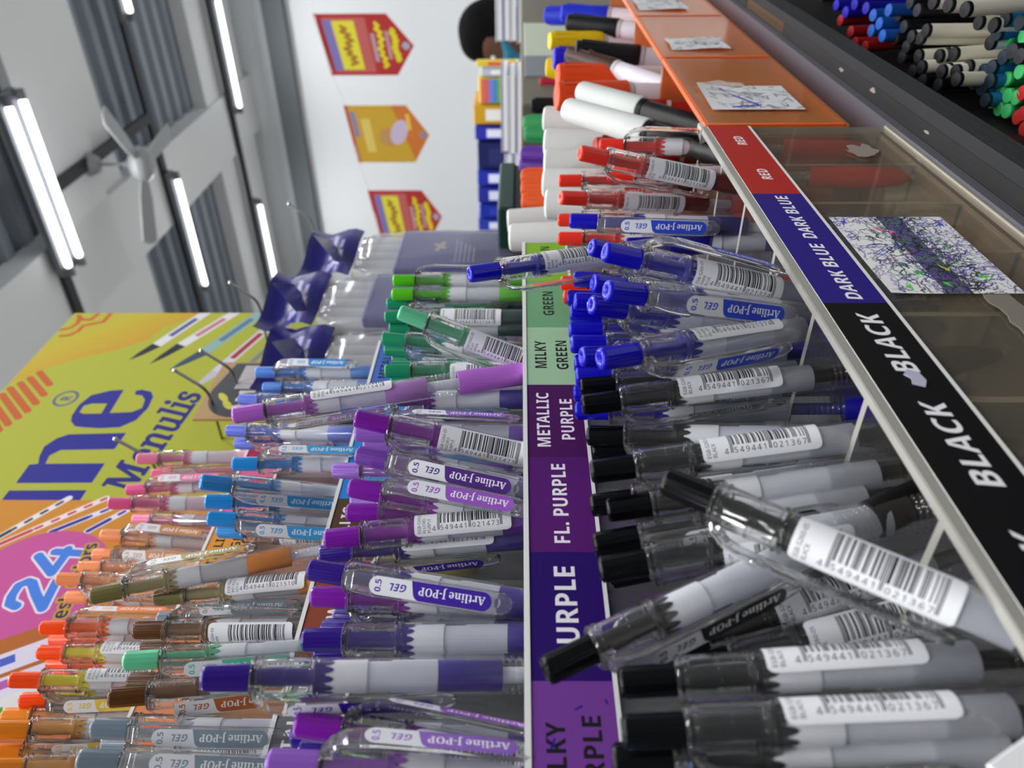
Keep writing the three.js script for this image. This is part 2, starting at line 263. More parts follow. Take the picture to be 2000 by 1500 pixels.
// back board of the shelf with the printed header
const BN = 2.1;
{
  const O = [1.5, BN, -7.1], o = thing('back_panel', 'dark grey back panel of the shelf behind the pen display', 'panel', W(...O));
  const b = (s0, s1, h0, h1, n0, n1) => box((s0 - O[0]) * U, (s1 - O[0]) * U, (h0 - O[2]) * U, (h1 - O[2]) * U, -(n1 - O[1]) * U, -(n0 - O[1]) * U);
  mesh('panel', b(-3.2, 4.3, -7.1, 0.99, BN, BN + 0.06), std(0x33363c, 0.6), o);
}
const header = canvas(2048, 966, (g, w, h) => {
  const X = (s) => (s - 0.6) / 2.993 * w, Y = (v) => (2.412 - v) / 1.412 * h;
  const poly = (pts, close = true) => { g.beginPath(); pts.forEach((p, i) => (i ? g.lineTo : g.moveTo).call(g, X(p[0]), Y(p[1]))); if (close) g.closePath(); };
  g.fillStyle = '#cf8c34'; g.fillRect(0, 0, X(2.152), h);
  g.fillStyle = '#b0b440'; g.fillRect(X(2.152), 0, w, h);
  { const gr = g.createLinearGradient(X(3.2), Y(2.0), X(3.55), Y(2.36)); gr.addColorStop(0, '#c99a34'); gr.addColorStop(0.55, '#c3b034'); gr.addColorStop(1, '#b0b440'); g.fillStyle = gr; } g.beginPath(); g.moveTo(X(2.93), 0); [[3.073, 2.283], [3.136, 2.193], [3.223, 2.03], [3.324, 1.905], [3.444, 1.867], [3.6, 1.702]].forEach((p) => g.lineTo(X(p[0]), Y(p[1]))); g.lineTo(w, 0); g.fill();
  g.lineCap = 'round'; g.lineJoin = 'round';
  g.strokeStyle = '#c2622e'; g.lineWidth = 22;
  [[3.026, 2.313, 2.925, 2.213], [2.979, 2.335, 2.844, 2.198], [2.937, 2.359, 2.777, 2.2], [2.896, 2.385, 2.72, 2.209], [2.844, 2.394, 2.672, 2.225], [2.797, 2.415, 2.625, 2.244], [2.75, 2.42, 2.58, 2.26]].forEach((q) => { poly([[q[0], q[1]], [q[2], q[3]]], false); g.stroke(); });
  g.lineWidth = 16; poly([[3.358, 2.372], [3.368, 2.327], [3.409, 2.306], [3.46, 2.304], [3.481, 2.259], [3.502, 2.215], [3.587, 2.214]], false); g.stroke(); poly([[3.565, 2.38], [3.523, 2.338], [3.523, 2.292], [3.587, 2.28]], false); g.stroke(); poly([[3.42, 2.4], [3.44, 2.36], [3.49, 2.345], [3.53, 2.36]], false); g.stroke();
  g.fillStyle = '#2f2f90';
  poly([[2.248, 2.008], [2.358, 2.013], [2.364, 1.978], [2.409, 1.997], [2.474, 2.009], [2.528, 1.983], [2.555, 1.944], [2.565, 1.7], [2.457, 1.704], [2.451, 1.928], [2.415, 1.958], [2.364, 1.949], [2.367, 1.705], [2.251, 1.705]]); g.fill();
  poly([[2.152, 2.012], [2.205, 2.012], [2.208, 1.706], [2.152, 1.706]]); g.fill();
  g.beginPath(); [[2.884, 1.845], [2.876, 1.906], [2.84, 1.978], [2.766, 1.999], [2.687, 1.994], [2.647, 1.979], [2.611, 1.944], [2.604, 1.905], [2.597, 1.831], [2.604, 1.745], [2.654, 1.694], [2.743, 1.676], [2.828, 1.686], [2.868, 1.711], [2.884, 1.76], [2.876, 1.785], [2.844, 1.777], [2.84, 1.742], [2.804, 1.714], [2.743, 1.703], [2.713, 1.737], [2.706, 1.834]].forEach((p, i) => (i ? g.lineTo : g.moveTo).call(g, X(p[0]), Y(p[1]))); g.closePath(); g.fill();
  g.fillStyle = '#b0b440'; poly([[2.712, 1.972], [2.76, 1.975], [2.776, 1.945], [2.777, 1.875], [2.702, 1.869], [2.7, 1.95]]); g.fill();
  g.strokeStyle = '#5a6a8a'; g.lineWidth = 9; g.beginPath(); g.ellipse(X(2.815), Y(2.083), 37, 33, 0, 0, 7); g.stroke(); g.fillStyle = '#4a5590'; g.font = 'bold 44px sans-serif'; g.textAlign = 'center'; g.textBaseline = 'middle'; g.fillText('R', X(2.815), Y(2.081));
  g.save(); g.translate(X(2.19), Y(1.555)); g.rotate(0.09); g.fillStyle = '#2f2f80'; g.font = 'italic 128px serif'; g.textAlign = 'left'; g.textBaseline = 'alphabetic'; const mw = g.measureText('Menulis').width; g.scale(455 / mw, 1); g.fillText('Menulis', 0, 20); g.strokeStyle = '#2f2f80'; g.lineWidth = 7; g.strokeText('Menulis', 0, 20); g.restore();
  // printed markers at the right
  const marker = (a, b, c, d, body, tip, wd) => { g.lineWidth = wd; g.lineCap = 'butt'; g.strokeStyle = body; poly([c, d], false); g.stroke(); g.fillStyle = tip; const P = [X(a[0]), Y(a[1])], Q = [X(c[0]), Y(c[1])], l = Math.hypot(Q[0] - P[0], Q[1] - P[1]), nx = -(Q[1] - P[1]) / l * wd / 2, ny = (Q[0] - P[0]) / l * wd / 2; g.beginPath(); g.moveTo(...P); g.lineTo(P[0] + (Q[0] - P[0]) * 0.4 + nx * 0.6, P[1] + (Q[1] - P[1]) * 0.4 + ny * 0.6); g.lineTo(Q[0] + nx, Q[1] + ny); g.lineTo(Q[0] - nx, Q[1] - ny); g.lineTo(P[0] + (Q[0] - P[0]) * 0.4 - nx * 0.6, P[1] + (Q[1] - P[1]) * 0.4 - ny * 0.6); g.fill(); g.strokeStyle = b; g.lineWidth = wd * 0.5; const M = (t) => [c[0] + (d[0] - c[0]) * t, c[1] + (d[1] - c[1]) * t]; poly([M(0.25), M(0.75)], false); g.stroke(); };
  marker([3.131, 1.925], '#5a5a9a', [3.27, 1.842], [3.62, 1.69], '#dedbe2', '#2c303c', 40); marker([3.096, 1.81], '#c07a8a', [3.27, 1.716], [3.62, 1.53], '#dedbe2', '#2c303c', 40);
  marker([3.043, 1.696], '#5f7f92', [3.2, 1.58], [3.64, 1.38], '#8fb2b2', '#3c5068', 44); marker([2.9, 1.52], '#b03a3a', [3.03, 1.46], [3.5, 1.3], '#d2d0dc', '#c2c0cc', 40); marker([2.86, 1.4], '#8a8c70', [3.0, 1.35], [3.45, 1.2], '#a9aa86', '#9a9b80', 38);
  // the orange half: ellipse, 24, thin pens
  g.lineCap = 'round';
  [['#e9e4e6', '#3c3c44', [1.85, 2.0], [2.162, 1.755]], ['#eedfe2', '#c8484a', [1.85, 1.98], [2.162, 1.61]], ['#e6e2f0', '#31309a', [1.985, 1.735], [2.15, 1.51]], ['#e6e2f0', '#31309a', [1.99, 1.6], [2.12, 1.48]]].forEach(([a, b, p, q]) => { g.lineWidth = 20; g.strokeStyle = a; poly([p, q], false); g.stroke(); g.lineWidth = 12; g.strokeStyle = b; poly([p, [p[0] * 0.55 + q[0] * 0.45, p[1] * 0.55 + q[1] * 0.45]], false); g.stroke(); g.setLineDash([14, 26]); g.lineWidth = 9; poly([p, q], false); g.stroke(); g.setLineDash([]); });
  g.fillStyle = '#c8589c'; g.beginPath(); g.ellipse(X(1.735), Y(1.68), 175, 172, 0.1, 0, 7); g.fill();
  const two = [[1.647, 1.683], [1.66, 1.712], [1.691, 1.722], [1.735, 1.722], [1.752, 1.7], [1.745, 1.68], [1.7, 1.645], [1.64, 1.591], [1.755, 1.601]], four = [[1.868, 1.722], [1.79, 1.635], [1.872, 1.628], [1.9, 1.632]], four2 = [[1.888, 1.672], [1.879, 1.55]];
  for (const [c, lw] of [['#e8e0ee', 33], ['#4b82e0', 22]]) { g.strokeStyle = c; g.lineWidth = lw; for (const q of [two, four, four2]) { poly(q, false); g.stroke(); } }
  g.save(); g.translate(X(1.735), Y(1.535)); g.rotate(-0.12); g.font = 'bold 46px sans-serif'; g.textAlign = 'center'; g.lineWidth = 10; g.strokeStyle = '#c8a040'; g.strokeText('fresh Colors', 0, 0); g.fillStyle = '#3a2a5a'; g.fillText('fresh Colors', 0, 0); g.restore();
  g.fillStyle = '#b4662e'; g.beginPath(); g.moveTo(0, Y(2.2)); g.lineTo(X(1.2), Y(1.85)); g.lineTo(X(1.517), Y(1.661)); g.lineTo(X(1.596), Y(1.5)); g.lineTo(X(1.5), h); g.lineTo(0, h); g.fill();
  [['#dcd6ea', '#4a62c0', 1.45, 1.64, 1.53, 1.42], ['#dcd6ea', '#b060b0', 1.37, 1.6, 1.42, 1.42], ['#dfe0dc', '#4aa040', 1.27, 1.58, 1.34, 1.42]].forEach(([a, b, s, v, s2, v2]) => { const e = [s - 0.2, v + 0.3]; g.lineCap = 'butt'; g.strokeStyle = a; g.lineWidth = 54; poly([e, [s2, v2]], false); g.stroke(); g.strokeStyle = b; g.lineWidth = 22; g.setLineDash([60, 24]); poly([e, [s, v - 0.06]], false); g.stroke(); g.setLineDash([]); });
});
{
  const O = [2.1, BN - 0.02, 1.0], o = thing('header_board', 'large yellow and orange printed header board with blue lettering above the pens', 'sign board', W(...O));
  const w = 2.993 * U, h = 1.412 * U, g = box((0.6 - O[0]) * U, (3.593 - O[0]) * U, 0, h, -0.004, 0), side = std(0xb8b04a, 0.6), face = std(0xffffff, 0.7, { specularIntensity: 0.3, map: header });
  mesh('printed_face', g, [side, side, side, side, face, side], o);
}

// ------------------------------------------------------------------ the gel pens
const PL = 0.146;                             // pen length; d below is metres from the button end
const fromTop = (pts) => pts.map(([r, d]) => [r / 1000, PL - d / 1000]).reverse();
const buttonG = (() => {
  const g = lathe(fromTop([[0.01, 1.3], [1.1, 1.2], [1.35, 0.1], [2.6, 0], [3.35, 0.5], [3.62, 1.4], [3.7, 13.6]]), 56), p = g.attributes.position;
  for (let i = 0; i < p.count; i++) { const x = p.getX(i), z = p.getZ(i), r = Math.hypot(x, z); if (r > 0.0033) { const k = 1 - 0.035 * Math.max(0, Math.cos(Math.atan2(x, z) * 14)) ** 3; p.setX(i, x * k); p.setZ(i, z * k); } }
  g.computeVertexNormals(); return g;
})();
const bump = (d, h = 0.42, w = 0.55) => [0, 1, 2, 3, 4, 5, 6].map((k) => [5.15 + h * Math.sin(k / 6 * Math.PI), d - w * Math.cos(k / 6 * Math.PI)]);
const collarG = lathe([...fromTop([[3.95, 13.3], [4.6, 13.05], [5.0, 13.2], ...bump(14.0), ...bump(15.6), [5.15, 17], ...bump(22.8, 0.15, 0.3), ...bump(29.4), ...bump(30.9, 0.35, 0.5), [5.15, 31.6]]), ...[[3.9, 13.6], [4.5, 16.5], [4.55, 31.6]].map(([r, d]) => [r / 1000, PL - d / 1000]), [0.00515, PL - 0.0316]], 36);
const barrelG = lathe(fromTop([[5.15, 31.7], [5.2, 60], [5.2, 83]]), 32);
const ringsG = (() => { const q = [[5.2, 83]]; for (let d = 83.6; d < 96; d += 1.75) q.push([5.3, d], [5.3, d + 0.7], [4.85, d + 0.9], [4.85, d + 1.55]); q.push([4.9, 96.4]); return lathe(fromTop(q), 28); })();
const camG = (() => {
  const body = lathe(fromTop([[0.1, 13.7], [3.2, 13.7], [2.4, 14.6], [2.4, 18], [2.6, 18.2], [2.6, 22], [2.4, 22.2], [2.4, 29.8], [4.5, 30], [4.5, 31]]), 24);
  const pos = [], nor = [], uv = [], seg = 44, r = 0.0045;
  for (let i = 0; i < seg; i++) { const q = [i, i + 1].map((j) => { const a = j / seg * Math.PI * 2, low = PL - (j % 4 === 2 ? 35.6 : j % 4 === 0 ? 31.8 : 34.8) / 1000; return [Math.sin(a), Math.cos(a), low]; }); const [a, b] = q, t = PL - 0.0309; for (const [e, y] of [[a, t], [a, a[2]], [b, t], [b, t], [a, a[2]], [b, b[2]]]) { pos.push(e[0] * r, y, e[1] * r); nor.push(e[0], 0, e[1]); uv.push(0, 0); } }
  const crown = new THREE.BufferGeometry(); crown.setAttribute('position', new THREE.Float32BufferAttribute(pos, 3)); crown.setAttribute('normal', new THREE.Float32BufferAttribute(nor, 3)); crown.setAttribute('uv', new THREE.Float32BufferAttribute(uv, 2));
  return merge([body, crown]);
})();
const plugG = lathe(fromTop([[3.2, 33.2], [4.05, 33.3], [4.35, 36], [4.4, 44.5], [3.9, 44.7]]), 24);
const refillG = lathe(fromTop([[3.9, 44.6], [3.95, 51], [4.3, 51.4], [4.35, 64.5]]), 24);
const inkG = lathe(fromTop([[0.1, 64], [4.4, 64.1], [4.4, 82.4], [0.1, 82.5]]), 24);
const tailG = lathe(fromTop([[4.35, 64], [4.4, 78.4], [0.1, 78.5]]), 24);
const coreG = lathe(fromTop([[2.2, 78], [2.2, 97]]), 14);
const gripG = lathe(fromTop([[4.9, 96.2], [5.35, 96.8], [5.35, 104], [5.1, 112], [5.2, 124], [4.7, 131], [3.4, 138], [1.7, 142.4], [0.1, 142.5]]), 26);
const pointG = lathe(fromTop([[1.6, 142], [1.0, 144.4], [0.45, 145.2], [0.4, 146], [0.02, 146]]), 12);
const clipAxis = [[4.3, 14.2, 4.4], [6.4, 15.6, 5.6], [8.2, 19, 7], [8.9, 23, 7.5], [8.9, 28, 7.6], [8.6, 45, 7.6], [7.9, 62, 7.4], [7.65, 66.5, 6.6], [7.55, 68.3, 4.6], [7.5, 69.2, 1.8]];
const clipG = (() => {
  const th = 0.0016, pos = [], idx = [], rows = clipAxis.map(([z, d, w], i) => {
    const a = clipAxis[Math.max(0, i - 1)], b = clipAxis[Math.min(clipAxis.length - 1, i + 1)]; let tz = b[0] - a[0], ty = -(b[1] - a[1]); const l = Math.hypot(tz, ty); tz /= l; ty /= l;
    const nz = -ty, ny = tz, h = th / 2, W2 = w / 2000, e = Math.min(0.0006, W2 * 0.6), C = [z / 1000, PL - d / 1000];
    return [[-W2 + e, h], [W2 - e, h], [W2, h * 0.3], [W2, -h * 0.3], [W2 - e, -h], [-W2 + e, -h], [-W2, -h * 0.3], [-W2, h * 0.3]].map(([x, o]) => [x, C[1] + ny * o, C[0] + nz * o]);
  });
  rows.forEach((r) => r.forEach((p) => pos.push(...p)));
  for (let i = 0; i + 1 < rows.length; i++) for (let j = 0; j < 8; j++) { const a = i * 8 + j, b = i * 8 + (j + 1) % 8, c = a + 8, d = b + 8; idx.push(a, c, b, b, c, d); }
  for (let j = 1; j < 7; j++) { idx.push(0, j, j + 1); const q = (rows.length - 1) * 8; idx.push(q, q + j + 1, q + j); }
  const g = new THREE.BufferGeometry(); g.setAttribute('position', new THREE.Float32BufferAttribute(pos, 3)); g.setIndex(idx); g.computeVertexNormals();
  const flat = toCreasedNormals(g, 0.6); flat.setAttribute('uv', new THREE.Float32BufferAttribute(new Float32Array(flat.attributes.position.count * 2), 2));
  const nub = new THREE.SphereGeometry(0.0011, 8, 6).scale(1.6, 1, 1).translate(0, PL - 0.0645, 0.0064);
  const root = box(-0.0022, 0.0022, PL - 0.0168, PL - 0.0137, 0.0035, 0.0056);
  return merge([flat, nub, root]);
})();
const clipTilt = Math.atan2(8.9 - 7.8, 62 - 26);
const printG = (() => {
  const w = 0.039, h = 0.0058, r = h / 2, sh = new THREE.Shape(); sh.moveTo(-w / 2 + r, -h / 2); sh.lineTo(w / 2 - r, -h / 2); sh.absarc(w / 2 - r, 0, r, -Math.PI / 2, Math.PI / 2); sh.lineTo(-w / 2 + r, h / 2); sh.absarc(-w / 2 + r, 0, r, Math.PI / 2, Math.PI * 1.5);
  const g = new THREE.ShapeGeometry(sh, 8), p = g.attributes.position, uv = g.attributes.uv;
  for (let i = 0; i < p.count; i++) { const u = p.getX(i) / w + 0.5, v = p.getY(i) / h + 0.5; uv.setXY(i, u, v); p.setXYZ(i, -p.getY(i), p.getX(i), 0); g.attributes.normal.setXYZ(i, 0, 0, 1); }
  return g.rotateX(clipTilt).translate(0, PL - 0.0435, 0.00958);
})();
const codeG = (() => { // a label wrapped round the barrel, corners rounded
  const R = 0.00545, H = 0.0345, HW = 1.13, r = 0.0017, rows = [0, 0.04, 0.15, 0.4, 1].map((k) => k * r), ds = [...rows, ...rows.map((d) => H - d).reverse()], pos = [], nor = [], uv = [], idx = [], M = 18;
  ds.forEach((d, i) => { const e = Math.min(d, H - d), cut = e < r ? (r - Math.sqrt(r * r - (r - e) ** 2)) / R : 0; for (let k = 0; k <= M; k++) { const a = (HW - cut) * (2 * k / M - 1); pos.push(Math.sin(a) * R, PL - 0.033 - d, Math.cos(a) * R); nor.push(Math.sin(a), 0, Math.cos(a)); uv.push(d / H, a / HW / 2 + 0.5); if (i && k < M) { const q = i * (M + 1) + k, p = q - M - 1; idx.push(p, q, p + 1, p + 1, q, q + 1); } } });
  const g = new THREE.BufferGeometry(); g.setAttribute('position', new THREE.Float32BufferAttribute(pos, 3)); g.setAttribute('normal', new THREE.Float32BufferAttribute(nor, 3)); g.setAttribute('uv', new THREE.Float32BufferAttribute(uv, 2)); g.setIndex(idx); return g;
})();
// kind: button, cam, printed colour, grip colour, ink (null = clear refill), barcode number, name on the label
const KINDS = {
  red: ['#e23020', '#d22a20', '#d63428', '#d8382a', '#7c1618', '021350', 'RED'], blue: ['#100ab4', '#1510a0', '#2746cc', '#1612a2', null, '021374', 'DARK|BLUE'],
  bluei: ['#100ab4', '#1510a0', '#2746cc', '#1612a2', '#181460', '021374', 'DARK|BLUE'], black: ['#07080b', '#060605', '#0e0f12', '#0a0a0d', null, '021367', 'BLACK'],
  fgreen: ['#4fb418', '#5cb830', '#5cb830', '#52b41e', '#58b028', '021480', 'FLUORO|GREEN'], green: ['#12825a', '#1a8a60', '#1f9a7c', '#12805a', '#163c34', '021381', 'GREEN'],
  mgreen: ['#62c294', '#5cb488', '#55c4a0', '#68c494', '#6fa882', '021558', 'MILKY|GREEN'], metpur: ['#6b3a9c', '#7a2f9e', '#4e2280', '#4a2480', '#301a84', '021497', 'METALLIC|PURPLE'],
  fpur: ['#76149a', '#86209e', '#9a58c4', '#7a1a9e', '#5c0f90', '021473', 'FLUORO|PURPLE'], violet: ['#2c0d7c', '#32187e', '#3d1a9c', '#2e1080', '#2f1a82', '021343', 'PURPLE'],
  lilac: ['#8e5cc0', '#9a5cc2', '#8f62c4', '#9b62c4', '#6d48a8', '021565', 'MILKY|PURPLE'], orchid: ['#b060c8', '#ac5cc0', '#b070cc', '#b868d0', '#b27ac6', '021541', 'MILKY|PINK'],
  peri: ['#5468d0', '#566ac8', '#5a74d0', '#566ccc', '#5a6ac0', '021572', 'MILKY|BLUE'], mblue: ['#447cd2', '#4680d0', '#3c88d0', '#4680d4', '#4a7cc4', '021503', 'METALLIC|BLUE'],
  lblue: ['#2088d4', '#3f8cd0', '#38a0e0', '#2a8ad4', '#5a9cd0', '021404', 'LIGHT|BLUE'], gold: ['#6f683c', '#a69866', '#9a8a3e', '#7b7040', '#d8801e', '021510', 'METALLIC|GOLD'],
  brown: ['#54300e', '#7c5232', '#b8622a', '#5a3414', '#4c4038', '021398', 'BROWN'], grey: ['#6f7d8a', '#b4bac2', '#8796a2', '#76848f', '#9a9a98', '021527', 'METALLIC|SILVER'],
  pink: ['#e0588e', '#e06a98', '#e87aa8', '#e0608e', '#e07aa4', '021411', 'PINK'], rose: ['#e880a4', '#e68aa8', '#e89ab4', '#e890ac', '#e8a0b8', '021428', 'MILKY|PINK'],
  peach: ['#f0905a', '#f8a878', '#cc8a50', '#ee9662', '#e8a07c', '021435', 'ORANGE'], orange: ['#ff4e10', '#ff6a28', '#ff7a28', '#ff5618', '#f08a60', '021442', 'FLUORO|ORANGE'],
  orangey: ['#ff4e10', '#f0e02a', '#e8c850', '#ff5618', '#f0a080', '021459', 'FLUORO|YELLOW'], amber: ['#f08a18', '#f0a850', '#e8c24a', '#f09a2a', '#e6b060', '021466', 'YELLOW'],
};
const digitsOf = { 0: '0001101', 1: '0011001', 2: '0010011', 3: '0111101', 4: '0100011', 5: '0110001', 6: '0101111', 7: '0111011', 8: '0110111', 9: '0001011' };
function printMat(color) {
  return std(0xffffff, 0.35, { side: THREE.DoubleSide, map: canvas(512, 76, (g, w, h) => {
    g.fillStyle = '#e6e8ee'; g.fillRect(0, 0, w, h); g.fillStyle = color; g.beginPath(); g.moveTo(0, 0); g.lineTo(300, 0); g.quadraticCurveTo(322, 6, 326, 30); g.lineTo(336, h); g.lineTo(0, h); g.fill();
    g.textBaseline = 'middle'; g.textAlign = 'left'; g.fillStyle = '#f4f4f8'; g.font = 'bold 44px serif'; const m = g.measureText('Artline J-POP').width; g.save(); g.translate(26, 40); g.scale(278 / m, 1.05); g.fillText('Artline J-POP', 0, 0); g.restore();
    g.fillStyle = color; g.font = 'italic bold 42px sans-serif'; g.fillText('GEL', 350, 40); g.save(); g.translate(474, 38); g.rotate(Math.PI / 2); g.textAlign = 'center'; g.font = 'bold 38px sans-serif'; g.fillText('0.5', 0, 0); g.restore();
  }) });
}
function codeMat(num, name) {
  return std(0xffffff, 0.38, { side: THREE.DoubleSide, map: canvas(512, 180, (g, w, h) => {
    g.fillStyle = '#e9eaef'; g.fillRect(0, 0, w, h); g.fillStyle = '#15161a';
    g.save(); g.translate(14, h - 16); g.rotate(-Math.PI / 2); g.font = '23px sans-serif'; g.textAlign = 'left'; g.textBaseline = 'top'; ['EGB-S260-05', ...name.split('|')].forEach((t, i) => g.fillText(t, 0, i * 26)); g.restore();
    const digits = '549441' + num; let x = 122; const bw = 3.6, bar = (bits, y1) => { for (const b of bits) { if (b === '1') g.fillRect(x, 14, bw + 0.3, y1 - 14); x += bw; } };
    bar('101', 150); [...digits].forEach((d, i) => { if (i === 6) bar('01010', 150); bar(i < 6 ? digitsOf[d] : [...digitsOf[d]].map((c) => (c === '1' ? '0' : '1')).join(''), 116); }); bar('101', 150);
    g.font = '34px sans-serif'; g.textAlign = 'center'; g.textBaseline = 'alphabetic'; g.fillText('4', 104, 154); [...digits].forEach((d, i) => g.fillText(d, 122 + bw * (6.5 + 7 * i + (i > 5 ? 5 : 0)), 152));
  }) });
}
const protos = new Map(), codes = new Map();
function penOf(kind) {
  if (protos.has(kind)) return protos.get(kind);
  const [b, c, p, gr, ink, num, nm] = KINDS[kind], o = new THREE.Group(), bm = std(b, 0.2, { specularIntensity: kind === 'black' ? 0.45 : 0.8 }), cm = std(c, 0.3), gm = std(gr, 0.4), warm = ['pink', 'rose', 'peach', 'orange', 'orangey', 'amber', 'red', 'gold'].includes(kind), fr = FROST.clone(); fr.color.lerp(new THREE.Color(b), warm ? 0.22 : 0.05);
  mesh('button', buttonG, bm, o); mesh('barrel', barrelG, CLEAR, o); mesh('barrel_collar', collarG, GLASSY, o); const clip = mesh('clip', clipG, CLEAR_CLIP, o); mesh('clip_print', printG, printMat(p), clip);
  mesh('click_mechanism', camG, cm, o); mesh('refill_plug', plugG, WHITE_PLUG, o); mesh('refill', refillG, fr, o);
  if (ink) mesh('ink_tube', inkG, std(ink, 0.35, { transmission: 0.08, thickness: 0 }), o); else mesh('refill_tail', tailG, TAIL, o);
  mesh('inner_core', coreG, ink ? FROST : gm, o); mesh('grip_rings', ringsG, CLEAR, o); mesh('grip', gripG, gm, o); mesh('point', pointG, METAL, o);
  const key = num; if (!codes.has(key)) codes.set(key, codeMat(num, nm)); mesh('barcode_label', codeG, codes.get(key), o);
  protos.set(kind, o); return o;
}
const report = [];
function pen(kind, tip, b, nT, nB, clip, code, label) {
  const A = onN(...tip, nT), B = onN(...b, nB), a = B.clone().sub(A).normalize(), v = CAM.clone().sub(A); v.addScaledVector(a, -v.dot(a)).normalize();
  const Y = a.clone().negate(), th = -THREE.MathUtils.degToRad(clip), X0 = new THREE.Vector3().crossVectors(Y, v), Z = v.clone().multiplyScalar(Math.cos(th)).addScaledVector(X0, Math.sin(th)), X = new THREE.Vector3().crossVectors(Y, Z);
  const o = penOf(kind).clone(); o.name = numbered('gel_pen'); scene.add(o);
  o.position.copy(A).addScaledVector(a, PL); o.quaternion.setFromRotationMatrix(new THREE.Matrix4().makeBasis(X, Y, Z));
  const lab = o.children.find((c) => c.name === 'barcode_label'); if (code === null) o.remove(lab); else lab.rotation.y = -THREE.MathUtils.degToRad(code - clip);
  meta(o, label, 'pen', 'retractable gel pens in the stepped display'); 
  const E = o.position.clone().sub(CAM); report.push([label, [E.dot(S) / U, E.dot(N) / U, E.y / U].map((x) => x.toFixed(2)).join(' ')]);
  return o;
}
